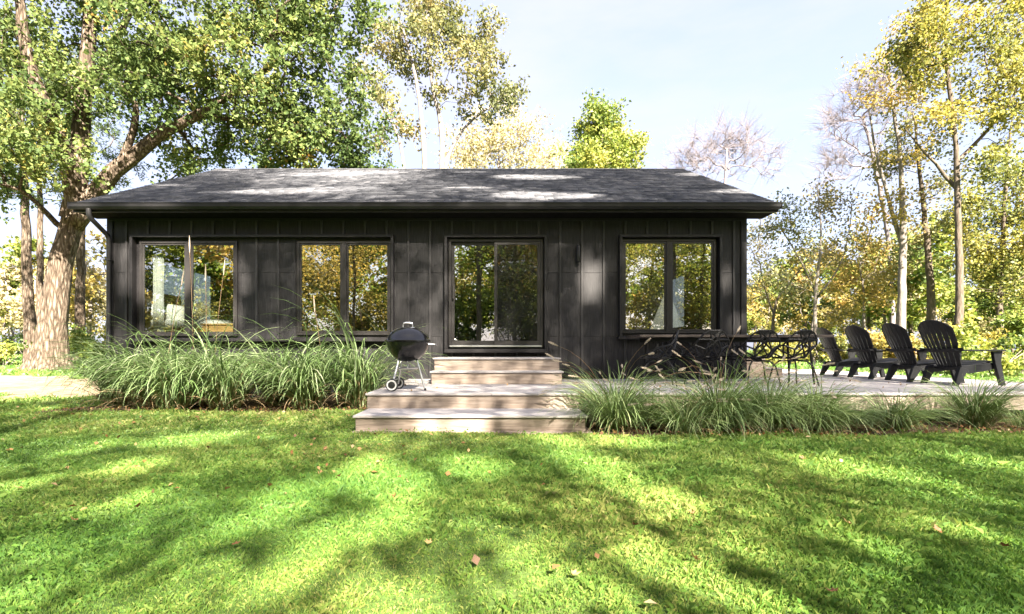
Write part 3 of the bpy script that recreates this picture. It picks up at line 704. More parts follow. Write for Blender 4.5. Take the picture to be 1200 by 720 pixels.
# ------------------------------------------------------------------ dining table and lattice chairs
tx0, tx1, ty0, ty1, tz = 2.20, 5.24, 8.0, 8.88, 1.165
tb = thing('dining_table', 'long dark wooden dining table on the deck under the right window', 'table', (tx0, ty0, DZ))
for k in range(6):
    ya = ty0+k*(ty1-ty0)/6; span('top_plank', tx0, tx1, ya, ya+(ty1-ty0)/6-.004, tz-.04, tz, M['tabletop'], tb)
span('apron', tx0+.2, tx1-.2, ty0+.10, ty0+.125, tz-.11, tz-.041, M['castmetal'], tb); span('apron', tx0+.2, tx1-.2, ty1-.125, ty1-.10, tz-.11, tz-.041, M['castmetal'], tb)
for x, sx in ((tx0+.32, -1), (tx1-.32, 1)):
    for y, sy in ((ty0+.14, -1), (ty1-.14, 1)):
        MB().tube([(0, 0, tz-.05), (sx*.06, sy*.05, DZ+.002)], [.022, .014], 8).build('leg', M['castmetal'], tb, (x, y, 0), smooth=True)
def make_lattice_chair():
    t = thing('lattice_chair', '', 'chair')
    rows_ = [[(-.17,.24,.43),(0,.26,.425),(.17,.24,.43)],
             [(-.27,.12,.50),(-.10,.13,.42),(.10,.13,.42),(.27,.12,.50)],
             [(-.29,-.02,.58),(-.17,-.02,.425),(0,.0,.41),(.17,-.02,.425),(.29,-.02,.58)],
             [(-.265,-.16,.62),(-.10,-.15,.44),(.10,-.15,.44),(.265,-.16,.62)],
             [(-.23,-.22,.70),(-.12,-.215,.55),(0,-.22,.57),(.12,-.215,.55),(.23,-.22,.70)],
             [(-.16,-.26,.79),(-.05,-.265,.70),(.05,-.265,.70),(.16,-.26,.79)],
             [(-.085,-.285,.83),(.085,-.285,.83)]]
    E = set(); idx = []; P = []
    for r_ in rows_:
        idx.append(list(range(len(P), len(P)+len(r_)))); P += [Vector(p) for p in r_]
    idx_first = idx[0]
    for r_ in idx:
        for a_, b_ in zip(r_[:-1], r_[1:]):
            if r_ in (idx_first, ) or len(r_) == 2: E.add((a_, b_))
    for ra_, rb_ in zip(idx[:-1], idx[1:]):
        for a_ in ra_:
            near = sorted(rb_, key=lambda j: (P[j]-P[a_]).length)
            for j in near[:2 if (P[near[min(1, len(near)-1)]]-P[a_]).length < .27 else 1]: E.add((a_, j))
        for b_ in rb_:
            if not any(e[1] == b_ for e in E if e[0] in ra_): E.add((min(ra_, key=lambda j: (P[j]-P[b_]).length), b_))
    m = MB()
    for a_, b_ in E: m.tube([P[a_], P[b_]], .0135, 5)
    for p in P: m.lathe([(0, -.012), (.0115, -.006), (.0115, .006), (0, .012)], 6, p)
    m.build('seat_lattice', M['castmetal'], t)
    m = MB().add([(-.085,-.285,.832),(.085,-.285,.832),(.155,-.262,.785),(.05,-.268,.765),(-.05,-.268,.765),(-.155,-.262,.785)], [(0,1,2,3,4,5)])
    pl = MB(); back = [(p[0], p[1]-.014, p[2]) for p in m.v]; pl.v = m.v+back
    pl.f = [(0,1,2,3,4,5), (11,10,9,8,7,6)]+[(i, (i+1) % 6, (i+1) % 6+6, i+6) for i in range(6)]
    pl.build('back_plate', M['castmetal'], t)
    MB().lathe([(0, .36), (.05, .365), (.075, .405), (0, .41)], 12).build('hub', M['castmetal'], t)
    for sx, sy in ((-1,-1), (1,-1), (-1,1), (1,1)):
        MB().tube([(sx*.03, sy*.03, .385), (sx*.13, sy*.13, .375), (sx*.19, sy*.19, .30), (sx*.245, sy*.245, 0)], [.013, .013, .0125, .011], 8).build('leg', M['castmetal'], t, smooth=True)
    return t
lc = make_lattice_chair()
cs = [(828, 7.86, 4, 'black lattice chair at the table, back against the window corner, first of three'),
      (887, 7.84, -3, 'black lattice chair at the table beside the cabin corner, middle of three seen from behind'),
      (929, 7.86, 6, 'black lattice chair at the right end of the table, last of three seen from behind'),
      (771, 7.75, 78, 'black lattice chair turned sideways at the left end of the dining table'),
      (797, 9.22, 183, 'black lattice chair on the wall side of the table, left of the window mullion'),
      (850, 9.2, 176, 'black lattice chair on the wall side of the table, below the right pane')]
for i, (px, d, a, lb) in enumerate(cs):
    o = lc if i == 0 else copy_tree(lc)
    o.location = ((px-VX)*d/FPX, d, DZ+.002); o.rotation_euler = (0, 0, R(a)); tag(o, lb, 'chair', 'lattice chairs around the dining table')

# ------------------------------------------------------------------ vegetation helpers
def unit(a): return a/np.maximum(np.linalg.norm(a, axis=-1, keepdims=True), 1e-9)
def leaf_mesh(name, C, size, mat, clump_rnd, g, up=.5, wr=.6, droop=.25, extra=None):
    n = len(C)
    d = unit(g.normal(size=(n, 3)) + np.array([0, 0, -droop]))
    nn = g.normal(size=(n, 3)) + np.array([0, 0, up*2])
    s = unit(np.cross(d, nn)); u = np.cross(s, d)
    Lh = (size*(.75+.5*g.random(n)))[:, None]/2; Wh = Lh*wr
    V = np.empty((n, 4, 3)); V[:, 0] = C-d*Lh; V[:, 2] = C+d*Lh; V[:, 1] = C+s*Wh+u*Wh*.35-d*Lh*.1; V[:, 3] = C-s*Wh+u*Wh*.35-d*Lh*.1
    F = np.arange(n*4).reshape(n, 4)
    return np_mesh(name, V.reshape(-1, 3), F, mat, {'ra': g.random(n), 'rb': clump_rnd})
def resample(P, step):
    P = np.array(P, float)
    if len(P) > 2:                                   # Catmull-Rom
        Q = np.vstack([2*P[0]-P[1], P, 2*P[-1]-P[-2]]); out = []
        for i in range(1, len(Q)-2):
            k = max(2, int(np.linalg.norm(Q[i+1]-Q[i])/step))
            for t in np.arange(k)/k:
                a, b, c, d = Q[i-1], Q[i], Q[i+1], Q[i+2]
                out.append(.5*((2*b)+(c-a)*t+(2*a-5*b+4*c-d)*t*t+(-a+3*b-3*c+d)*t**3))
        out.append(P[-1]); return np.array(out)
    k = max(2, int(np.linalg.norm(P[1]-P[0])/step)); return P[0]+(P[1]-P[0])*(np.arange(k+1)/k)[:, None]
def tube_arrays(P, rad, n, VV, FF, off):
    m = len(P)
    T = np.gradient(P, axis=0); T = unit(T)
    ref = np.array([1., 0, 0]) if abs(T[0][0]) < .8 else np.array([0, 1., 0])
    U = unit(ref - T*(T@ref)[:, None]); W = np.cross(T, U)
    a = 2*np.pi*np.arange(n)/n
    if n >= 20:                                      # a thick stem is lobed, more so at its foot
        hgt_ = np.cumsum(np.r_[0, np.linalg.norm(np.diff(P, axis=0), axis=1)])[:, None]; ft = np.exp(-hgt_/.7)
        rad2 = rad[:, None]*(1+.05*np.sin(3*a[None]+hgt_*.8)+.035*np.sin(7*a[None]-hgt_*1.7)+.025*np.sin(11*a[None]+hgt_*3)+ft*(.16*np.sin(5*a[None]+.6)+.10*np.sin(3*a[None]+2)))
    else: rad2 = np.repeat(rad[:, None], n, 1)
    V = P[:, None]+(U[:, None]*np.cos(a)[None, :, None]+W[:, None]*np.sin(a)[None, :, None])*rad2[..., None]
    i = (np.arange(m-1)[:, None]*n+np.arange(n)).ravel(); j = (np.arange(m-1)[:, None]*n+(np.arange(n)+1) % n).ravel()
    FF.append(np.stack([i, j, j+n, i+n], 1)+off); VV.append(V.reshape(-1, 3))
    return off+m*n
class Tree:
    """Trunk polylines, then crown clumps that are joined to the nearest wood by curved branches whose girth follows what they carry."""
    def __init__(s, seed, step=.45):
        s.g = np.random.default_rng(seed); s.P = np.zeros((60000, 3)); s.par = []; s.rmin = []; s.n = 0; s.step = step; s.cl = []; s.clr = []
    def node(s, p, par, r=0):
        s.P[s.n] = p; s.par.append(par); s.rmin.append(r); s.n += 1; return s.n-1
    def trunk(s, pts, r0, r1, join=False, flare=0):
        Q = resample(pts, s.step); k = -1
        if join and s.n: k = int(np.argmin(((s.P[:s.n]-Q[0])**2).sum(1)))
        Ls = np.linspace(0, 1, len(Q))
        for i, q in enumerate(Q):
            jit = s.g.normal(size=3)*.03*s.step*(i > 0)
            r = r0+(r1-r0)*Ls[i]
            if flare: r *= 1+flare*math.exp(-i*s.step/.5)
            k = s.node(q+jit, k, r)
    def lobe(s, c, r, n, sq=(1, 1, .8)):
        d = unit(s.g.normal(size=(n, 3))); rr = s.g.random(n)**.42*r
        s.cl.append(np.array(c)+d*rr[:, None]*np.array(sq)); s.clr.append(np.clip(.5+.22*s.g.normal()+.16*s.g.normal(size=n), 0, 1))
    def grow(s, down=.9):
        T = np.vstack(s.cl); R_ = np.concatenate(s.clr)
        base = s.P[:s.n]
        order = np.argsort([np.min(((base-t)**2).sum(1)) for t in T])
        s.tips = []
        for ti in order:
            t = T[ti]; N = s.P[:s.n]; D = t-N; L = np.linalg.norm(D, axis=1)+1e-6
            sinr = D[:, 2]/L
            cost = L*(1+down*np.clip(.15-sinr, 0, 1.2))
            k = int(np.argmin(cost)); p = N[k].copy(); L0 = L[k]
            if L0 > .12:
                pk = s.par[k]; dr = unit((p-s.P[pk])[None])[0] if pk >= 0 else np.array([0, 0, 1.])
                c = p+dr*L0*.28+(t-p)*.30+np.array([0, 0, .10*L0])+s.g.normal(size=3)*.07*L0
                m = max(2, int(L0/s.step))
                for i in range(1, m+1):
                    q = i/m; k = s.node((1-q)**2*p+2*q*(1-q)*c+q*q*t+s.g.normal(size=3)*.05*s.step*(i < m), k)
            s.tips.append((k, R_[ti]))
    def wood(s, name, mat, rt=.011, ex=.47, twigs=3, twl=.6, rmax=99, minr=0.004, bare=False):
        n = s.n; wgt = np.zeros(n)
        for k, _ in s.tips: wgt[k] += 1
        for i in range(n-1, -1, -1):
            wgt[i] = max(wgt[i], .5)
            if s.par[i] >= 0: wgt[s.par[i]] += wgt[i] if wgt[i] >= 1 else 0
        r = np.maximum(np.minimum(rt*wgt**ex, rmax), np.array(s.rmin)); ch = [[] for _ in range(n)]
        for i, p in enumerate(s.par):
            if p >= 0: ch[p].append(i)
        VV, FF, off = [], [], 0; stack = [(i, -1) for i, p in enumerate(s.par) if p < 0]
        while stack:
            i, pa = stack.pop(); chain = [pa] if pa >= 0 else []
            while True:
                chain.append(i); c = ch[i]
                if not c: break
                b = max(c, key=lambda j: (r[j] if s.rmin[j] else r[j]*.8)); stack += [(j, i) for j in c if j != b]; i = b
            if len(chain) < 2: continue
            P = s.P[chain]; rr = r[chain].copy()
            if pa >= 0: rr[0] = min(rr[0], rr[1]*1.25)
            rr[-1] *= .6
            q = rr[0]; sd = 40 if q > .30 else 20 if q > .2 else 9 if q > .10 else 6 if q > .035 else 4 if q > .016 else 3
            off = tube_arrays(P, np.maximum(rr, minr), sd, VV, FF, off)
        s.tw = []; s.tq = []
        for k, rv in s.tips:
            p = s.P[k]; dr = unit((p-s.P[s.par[k]])[None])[0]
            for _ in range(twigs):
                d = unit(((dr*.9+s.g.normal(size=3)*.42+np.array([0, 0, .45])) if bare else (dr*.7+s.g.normal(size=3)*.75+np.array([0, 0, .15])))[None])[0]; L = twl*(.5+s.g.random())
                Q = np.array([p, p+d*L*.5+s.g.normal(size=3)*.05*L, p+d*L+np.array([0, 0, -.06*L])+s.g.normal(size=3)*.08*L])
                off = tube_arrays(Q, np.array([minr*1.3, minr, minr*.5]), 3, VV, FF, off); s.tw.append((Q[1], rv)); s.tw.append((Q[2], rv)); s.tq.append((Q[0], Q[1], Q[2]))
        return np_mesh(name, np.vstack(VV), np.vstack(FF), mat, smooth=True)
    def leaves(s, name, mat, per, size, spread=.4, keep=None, up=.5, wr=.6, tint=0):
        C, Rv = [], []
        src = s.tw if s.tw else [(s.P[k], rv) for k, rv in s.tips]
        pts = np.array([p for p, _ in src]); rv = np.array([q for _, q in src])
        cnt = s.g.poisson(per*s.g.uniform(.4, 1.6, len(pts))); idx = np.repeat(np.arange(len(pts)), cnt)
        if s.tq:                                     # strung along the twigs
            q = np.array(s.tq)[idx//2]; t = s.g.random(len(idx))[:, None]*.95+.1
            C = (1-t)**2*q[:, 0]+2*t*(1-t)*q[:, 1]+t*t*q[:, 2]+s.g.normal(size=(len(idx), 3))*np.array([spread, spread, spread*.8])*.62
        else: C = pts[idx]+s.g.normal(size=(len(idx), 3))*np.array([spread, spread, spread*.7])
        Rv = np.clip(rv[idx]+tint, 0, 1)
        if keep is not None:
            k = keep(C); C, Rv = C[k], Rv[k]
        return leaf_mesh(name, C, size, mat, Rv, s.g, up, wr)
def plant_tree(name, label, base, wood, crown, group=None, cat='tree'):
    t = thing(name, label, cat, tuple(base), group)
    o = link(bpy.data.objects.new('trunk', wood), t, (0, 0, 0)); o.location = -Vector(base)
    if crown:
        o = link(bpy.data.objects.new('crown', crown), t, (0, 0, 0)); o.location = -Vector(base); o['kind'] = 'stuff'
    return t
def base_on(px, d, dz=-.05):
    x = (px-VX)*d/FPX; return np.array([x, d, float(hgt(x, d))+dz])
def A(*l): return [at(px, py, d) for px, py, d in l]

# ------------------------------------------------------------------ the big tree left of the cabin
T = Tree(11, .4); D = 18.5; b = base_on(58, D)
T.trunk([b, *A((62,385,D), (70,325,D), (81,272,D), (90,228,D), (94,180,D), (98,120,D), (103,60,D), (106,-10,D), (112,-120,D))], .42, .12, flare=.7)
T.trunk(A((88,235,D), (78,185,D-.6), (58,135,D-1), (42,95,D-1.2), (28,45,D-1.4), (20,-20,D-1.5), (5,-90,D-1.5)), .27, .07, True)
T.trunk(A((86,262,D), (112,226,D+.2), (133,202,D+.2), (152,187,D+.2), (195,153,D+.1), (233,135,D-.2), (280,104,D-.4), (320,75,D-.6)), .34, .07, True)
T.trunk(A((138,198,D+.2), (150,170,D), (158,140,D-.2), (158,120,D-.4), (148,105,D-.4), (150,60,D-.6)), .15, .05, True)
T.trunk(A((233,135,D-.2), (280,140,D+.6), (330,150,D+.8), (390,165,D+.6)), .11, .04, True)
T.trunk(A((66,262,D), (45,240,D-1), (22,222,D-1.6), (-10,215,D-2)), .10, .03, True)
T.trunk(A((98,120,D), (125,70,D+1), (150,20,D+1.4), (190,-60,D+1.5)), .2, .05, True)
for px, py, d, r, n in [(25,60,17.5,2.6,18), (30,160,16.6,1.7,11), (95,10,18.5,3.0,18), (165,50,17.6,2.6,18), (205,95,19.6,2.0,13), (240,20,18,2.8,20), (150,95,16.8,1.2,6),
        (285,75,17.2,2.0,14), (330,25,18,2.4,18), (385,15,17.6,1.7,13), (375,75,18,1.5,9), (340,120,17.8,2.0,15), (390,145,18.2,1.5,12), (300,150,18.8,1.9,14), (240,170,20,1.7,11), (415,178,18.6,1.0,7), (355,178,18.8,1.3,9),
        (190,150,21,1.3,6), (-50,90,17.5,3.2,18), (90,-110,18,4.2,26), (230,-90,18,4.0,24), (360,-60,18,2.8,16), (-40,-60,17,4.0,22), (-20,185,16.4,1.4,8), (60,200,16.5,1.0,5), (20,110,20,2.2,10), (430,195,19.5,.7,4), (110,90,21,2.0,9), (130,45,20,2.4,12),
        (60,105,17,1.5,8), (195,20,17,1.8,10), (205,195,21.5,1.3,6), (310,190,20.5,1.4,8)]:
    T.lobe(at(px, py, d), r, int(n*1.15))
T.grow()
plant_tree('maple_tree', 'huge old broad-crowned tree with thick sunlit trunk left of the cabin', b, T.wood('trunk', M['bark'], .014, .47, 7, .95), T.leaves('crown', M['leaf_hero'], 12, .15, .19, up=.7, wr=.72), cat='tree')

# ------------------------------------------------------------------ trees behind the roof
T = Tree(21); D = 27; b = base_on(512, D)
T.trunk([b, *A((516,300,D), (518,200,D), (517,150,D), (508,105,D), (502,60,D), (500,20,D))], .26, .05)
T.trunk(A((514,330,D), (498,240,D-.4), (497,190,D-.4), (494,140,D-.4), (488,95,D-.4), (478,55,D-.4), (470,25,D)), .20, .04, True)
T.trunk(A((516,250,D), (524,190,D+.4), (545,150,D+.6), (575,125,D+.6), (600,112,D+.6)), .15, .03, True)
T.trunk(A((508,320,D), (475,235,D), (473,190,D), (462,150,D), (440,115,D), (425,95,D)), .17, .03, True)
for px, py, r, n in [(500,12,1.4,12), (470,35,1.5,12), (445,55,1.1,8), (530,45,1.6,14), (560,45,1.2,10), (575,75,1.0,8), (500,60,1.3,8), (545,85,1.2,7), (480,85,1.1,6), (430,100,1.0,6), (455,125,1.0,6), (580,115,1.2,9), (597,113,.6,4), (555,122,1.0,6), (515,110,.9,4), (470,150,.8,4), (450,160,.7,3), (520,15,1.0,7)]:
    T.lobe(at(px, py, D+T.g.normal()*.7), r, n)
T.grow()
plant_tree('oak_tree', 'tall sparse multi-stemmed autumn oak rising behind the roof left of centre', b, T.wood('trunk', M['bark_grey'], .013, .45, 5, .8), T.leaves('crown', M['leaf_oak'], 10, .19, .30))
def simple_tree(seed, px, d, stem, lobes, leaf, bark, name, label, r0=.16, per=10, size=.25, spread=.32, group=None, tw=4, twl=.7, rt=.012, tint=0, minr=.006, extra=()):
    T = Tree(seed, .5); b = base_on(px, d)
    T.trunk([b, *[at(x, y, d) for x, y in stem]], r0, r0*.2, flare=.3)
    for e in extra: T.trunk([at(x, y, d+.2) for x, y in e], r0*.5, r0*.15, True)
    for x, y, r, n in lobes: T.lobe(at(x, y, d+T.g.normal()*r*.4), r, n)
    T.grow()
    return plant_tree(name, label, b, T.wood('trunk', bark, rt, .46, tw, twl, minr=minr, bare=leaf is None), T.leaves('crown', leaf, per*1.7, size*.72, spread*1.25, tint=tint) if leaf else None, group)
simple_tree(31, 580, 36, [(582,300), (584,220), (585,170)], [(585,145,1.8,10), (555,165,2.0,12), (610,165,2.0,12), (535,185,1.5,8), (640,185,1.5,7), (590,185,2.4,14), (560,190,2,10)], M['leaf_pale'], M['bark_pale'], 'birch_tree', 'pale gold small-leaved tree just behind the ridge, right of the oak', .15, 7, .3, .45)
simple_tree(32, 706, 29, [(706,300), (706,220), (706,150), (707,130)], [(707,134,.6,6), (704,150,1.1,10), (710,168,1.4,14), (700,180,1.7,18), (715,190,1.8,18), (700,205,2,14)], M['leaf_green'], M['bark_grey'], 'young_tree', 'cone-shaped yellow-green tree top rising behind the ridge centre', .13, 17, .27, .30)
simple_tree(33, 848, 38, [(848,330), (848,260), (850,210), (852,175)], [(850,168,1.8,40), (825,182,1.7,32), (880,180,1.8,34), (865,163,1.4,26), (800,192,1.5,24), (840,200,2.0,22), (897,195,1.3,16)], None, M['bark_pale'], 'bare_tree', 'leafless grey-mauve tree standing behind the right end of the roof', .14, 0, .2, tw=11, twl=1.25, rt=.010, minr=.0075)
simple_tree(34, 650, 40, [(650,300), (650,220), (648,190)], [(648,188,1.3,8), (630,195,1.4,8), (665,196,1.0,5)], M['leaf_pale'], M['bark_pale'], 'shrubby_tree', 'low pale shrubby tree peeking over the ridge left of the cone-shaped tree', .1, 4, .3, .5)

# ------------------------------------------------------------------ trees on the right
GR = None
simple_tree(41, 1122, 19, [(1124,330), (1123,250), (1120,170), (1112,100), (1108,40), (1110,-30)],
    [(1100,50,1.3,9), (1150,20,1.6,11), (1130,-40,2.0,12), (1170,70,1.5,9), (1085,85,.9,5), (1145,110,1.2,7), (1100,140,.9,4), (1175,150,1.2,6), (1090,20,.9,4), (1195,20,1.6,9), (1070,60,.6,3), (1150,200,1.0,4), (1195,100,1.3,7)],
    M['leaf_lime'], M['bark_dark'], 'maple_tree', 'tall dark-trunked yellow-green tree at the right edge of the frame', .15, 12, .2, .27, extra=[[(1120,220), (1085,180), (1060,150)], [(1121,190), (1160,150), (1190,110)]], tint=.12)
simple_tree(42, 1056, 23, [(1057,330), (1058,250), (1054,180), (1046,120), (1040,70)],
    [(1040,80,1.0,5), (1060,110,1.2,6), (1030,120,1.0,4), (1070,170,1.0,4), (1030,190,.9,4), (1060,240,.9,4), (1020,250,.8,3), (1085,70,1.2,6), (1075,30,1.0,5)],
    M['leaf_yellow'], M['bark_grey'], 'ash_tree', 'slim pale-trunked tree with thin yellow leaves behind the third garden chair', .20, 6, .22, .30, extra=[[(1058,290), (1040,230), (1025,170), (1018,130)]])
simple_tree(43, 1092, 24, [(1090,330), (1083,250), (1076,190), (1072,140)],
    [(1075,140,1.2,7), (1095,170,1.0,5), (1060,200,.9,4), (1100,220,1.0,5), (1110,260,.9,5), (1080,270,.9,4), (1065,300,.8,4)],
    M['leaf_oak'], M['bark_dark'], 'oak_tree', 'thin dark leaning oak behind the nearest garden chair', .20, 8, .22, .32)
simple_tree(44, 1046, 31, [(1045,330), (1038,260), (1025,190), (1012,140)],
    [(1005,125,1.8,40), (1030,105,1.5,32), (1045,140,1.6,24), (985,165,1.6,30), (1000,185,1.6,24), (1040,190,1.5,16), (975,140,1.0,14), (970,200,1.3,14), (1015,95,1.0,16)],
    None, M['bark_pale'], 'bare_tree', 'leafless lavender-grey twiggy tree crown above the slim right-hand trunks', .17, 0, .2, tw=11, twl=1.05, rt=.010, minr=.007)
simple_tree(45, 955, 25, [(956,340), (962,290), (960,250), (958,220)],
    [(920,260,1.0,5), (955,240,1.2,7), (930,285,1.0,5), (905,275,.9,4), (985,245,1.0,5), (1000,285,.9,4), (975,300,.9,4), (915,320,.8,4), (945,330,.8,3)],
    M['leaf_oak'], M['bark_grey'], 'young_oak', 'slender sparse tree in the gap right of the cabin corner', .11, 6, .22, .36, extra=[[(957,345), (935,300), (912,265)], [(957,350), (985,310), (995,270), (998,240)]])
simple_tree(46, 905, 28, [(907,365), (915,345), (935,320), (950,300)],
    [(950,300,.7,4), (900,310,.8,4), (885,330,.8,5), (930,340,.7,3), (895,290,.9,4), (885,260,.9,5)],
    M['leaf_pale'], M['bark_dark'], 'crooked_tree', 'small crooked forked tree beside the right cabin wall', .11, 5, .22, .38, extra=[[(907,370), (897,340), (890,310)]])
simple_tree(47, 1172, 22, [(1172,330), (1176,270), (1180,200), (1185,140)],
    [(1185,250,1.4,12), (1160,280,1.2,10), (1195,300,1.4,12), (1150,240,1.0,7), (1190,200,1.3,10), (1140,300,1.0,7), (1170,330,1.1,9), (1215,240,1.5,12), (1220,330,1.4,12)],
    M['leaf_lime'], M['bark_dark'], 'leafy_tree', 'darker leafy tree low at the right edge behind the shrubs', .15, 10, .2, .34, tint=-.12)
simple_tree(48, 1012, 27, [(1012,345), (1008,310), (1018,280), (1022,250)],
    [(1010,300,.9,5), (1030,280,.9,5), (990,330,.8,5), (1035,320,.8,4), (1015,345,1.0,7)],
    M['leaf_yellow'], M['bark_grey'], 'golden_sapling', 'golden sapling behind the second nearest garden chair', .09, 8, .24, .36, tint=.2)
simple_tree(49, 1300, 21, [(1300,300), (1295,200), (1290,100), (1290,0)], [(1250,60,2,14), (1300,0,2.6,18), (1260,160,1.8,12), (1240,-40,2,12), (1330,120,2.5,16), (1250,260,1.8,12)], M['leaf_lime'], M['bark_dark'], 'maple_tree', 'broad yellow-green tree just past the right edge of the frame', .25, 10, .24, .3, tint=.1)

# ------------------------------------------------------------------ trees on the far left
def pine(seed, px, d, top, lean, label, r0, bare):
    T = Tree(seed, .5); b = base_on(px, d); T.trunk([b, at(px+lean*.4, 330, d), at(px+lean*.6, 250, d), at(px+lean, 120, d), at(px+lean*1.1, top, d)], r0, r0*.3, flare=.25)
    for k in range(16):
        py = top+(bare-top)*(k/15.); sx = (1 if k % 2 else -1)*(18+20*T.g.random())
        T.lobe(at(px+lean+sx, py, d+T.g.normal()*1.2), .9, 4, (1.4, 1.2, .35))
    T.grow(.2); return plant_tree('pine_tree', label, b, T.wood('trunk', M['bark'], .012, .46, 4, .6), T.leaves('crown', M['needle'], 16, .22, .22, up=.2, wr=.2), cat='tree')
pine(51, 38, 25, 60, -14, 'reddish slim pine trunk at the far left behind the huge tree', .26, 232)
pine(52, 48, 29, 70, -2, 'second pine, thinner and farther back, left of the huge trunk', .20, 225)
pine(53, 93, 26, 60, 4, 'pale straight pine trunk between the huge trunk and the cabin wall', .24, 215)

# ------------------------------------------------------------------ shrubs and bushes
def bush(seed, px, d, rw, h, leaf, label, per=13, size=.14, n=26, tint=0, name='shrub', group=None):
    T = Tree(seed, .3); b = base_on(px, d)
    for k in range(5): T.trunk([b+np.array([T.g.normal()*.1, T.g.normal()*.1, 0]), b+np.array([T.g.normal()*rw*.35, T.g.normal()*rw*.3, h*.55])], .03, .012)
    for k in range(5): T.lobe(b+np.array([T.g.uniform(-.6, .6)*rw, T.g.uniform(-.5, .5)*rw, h*(.35+.35*T.g.random())]), rw*.55, n//5, (1, .9, h/rw*.6))
    T.grow(.3)
    return plant_tree(name, label, b, T.wood('trunk', M['bark_grey'], .006, .45, 4, .35), T.leaves('crown', leaf, per, size, .16, tint=tint), group, 'shrub')
S = [(61, 8, 21.5, 1.5, 1.5, 'leaf_green', 'yellow-green shrub at the far left edge behind the dirt path'),
     (62, 95, 22.5, 1.2, 1.45, 'leaf_green', 'yellow-green shrub between the huge trunk and the cabin wall'),
     (63, 122, 24, 1.3, 2.0, 'leaf_lime', 'taller yellow-green shrub touching the left cabin corner'),
     (64, 45, 26, 1.6, 1.6, 'leaf_dark', 'darker low shrub behind the foot of the huge tree'),
     (65, 1165, 15.5, 1.35, 1.55, 'leaf_green', 'bright yellow-green shrub beyond the deck behind the nearest garden chair'),
     (66, 1120, 18, 1.4, 1.6, 'leaf_lime', 'rounded lime shrub left of the bright shrub at the deck edge'),
     (67, 1215, 16.5, 1.6, 2.0, 'leaf_green', 'large lime shrub cut by the right edge of the frame'),
     (68, 1060, 22, 1.3, 1.4, 'leaf_yellow', 'golden low shrub between the two nearest garden chairs'),
     (69, 1010, 23, 1.4, 1.5, 'leaf_yellow', 'golden low shrub between the second and third garden chairs'),
     (70, 960, 24, 1.5, 1.6, 'leaf_lime', 'lime low shrub above the farthest garden chair'),
     (71, 910, 23, 1.4, 1.4, 'leaf_lime', 'lime low shrub beside the right cabin wall above the table'),
     (72, -40, 22, 1.8, 2.2, 'leaf_yellow', 'golden shrub just past the left edge of the frame')]
for sd, px, d, rw, h, lf, lb in S: bush(sd, px, d, rw, h, M[lf], lb, tint=.1)

# woods beyond: a few tree kinds, copied, each standing on its own
def wood_proto(seed, leaf, bark, h, sparse, tint=0):
    T = Tree(seed, .6); g = T.g
    T.trunk([(0,0,-.1), (g.normal()*.2, 0, h*.3), (g.normal()*.4, g.normal()*.3, h*.6), (g.normal()*.5, g.normal()*.5, h*.9)], h*.016, h*.004, flare=.3)
    for k in range(9): T.lobe((g.normal()*h*.15, g.normal()*h*.15, h*(.38+.55*k/8.)), h*.13*(1.3-.5*k/8.), 6)
    T.grow(); return T.wood('trunk', bark, .013, .46, 3, .8, minr=.008), T.leaves('crown', leaf, sparse, .34, .45, tint=tint)
PR = [wood_proto(81, M['leaf_pale'], M['bark_grey'], 9, 6.5), wood_proto(82, M['leaf_yellow'], M['bark_grey'], 10, 6), wood_proto(83, M['leaf_green'], M['bark_dark'], 9, 11), wood_proto(84, M['leaf_oak'], M['bark_grey'], 11, 5), wood_proto(85, M['leaf_pale'], M['bark_pale'], 7.5, 5)]
KIND = ['pale gold', 'golden yellow', 'lime green', 'russet brown', 'thin pale']
rw_ = random.Random(5)
far = []
for k in range(15): far.append((-70+k*14+rw_.uniform(-5, 5), rw_.uniform(31, 50), 'left of the cabin', .75))
for k in range(38): far.append((878+k*11+rw_.uniform(-6, 6), rw_.uniform(31, 58), 'right of the cabin', .76))
for k in range(10): far.append((170+k*70+rw_.uniform(-20, 20), rw_.uniform(45, 55), 'behind the cabin', .8))
ORD = 'first second third fourth fifth sixth seventh eighth ninth tenth eleventh twelfth thirteenth fourteenth fifteenth sixteenth seventeenth eighteenth nineteenth twentieth'.split()
far.sort(); seen = {}
for i, (px, d, where, sc) in enumerate(far):
    k = rw_.choice([0, 1, 1, 2, 2, 2, 4, 3] if where != 'left of the cabin' else [0, 0, 4, 1, 2]); w_, c_ = PR[k]
    seen[k, where] = seen.get((k, where), -1)+1
    b = base_on(px, d); t = thing('woodland_tree', f'{KIND[k]} distant wood tree {where}, {ORD[seen[k, where]]} from the left', 'tree', tuple(b), f'{KIND[k]} trees of the distant wood {where}')
    o = link(bpy.data.objects.new('trunk', w_), t, tuple(b)); o = link(bpy.data.objects.new('crown', c_), t, tuple(b)); o['kind'] = 'stuff'
    t.rotation_euler = (0, 0, rw_.uniform(0, 6.28)); s_ = sc*rw_.uniform(.75, 1.25); t.scale = (s_*rw_.uniform(.9, 1.2), s_*rw_.uniform(.9, 1.2), s_)

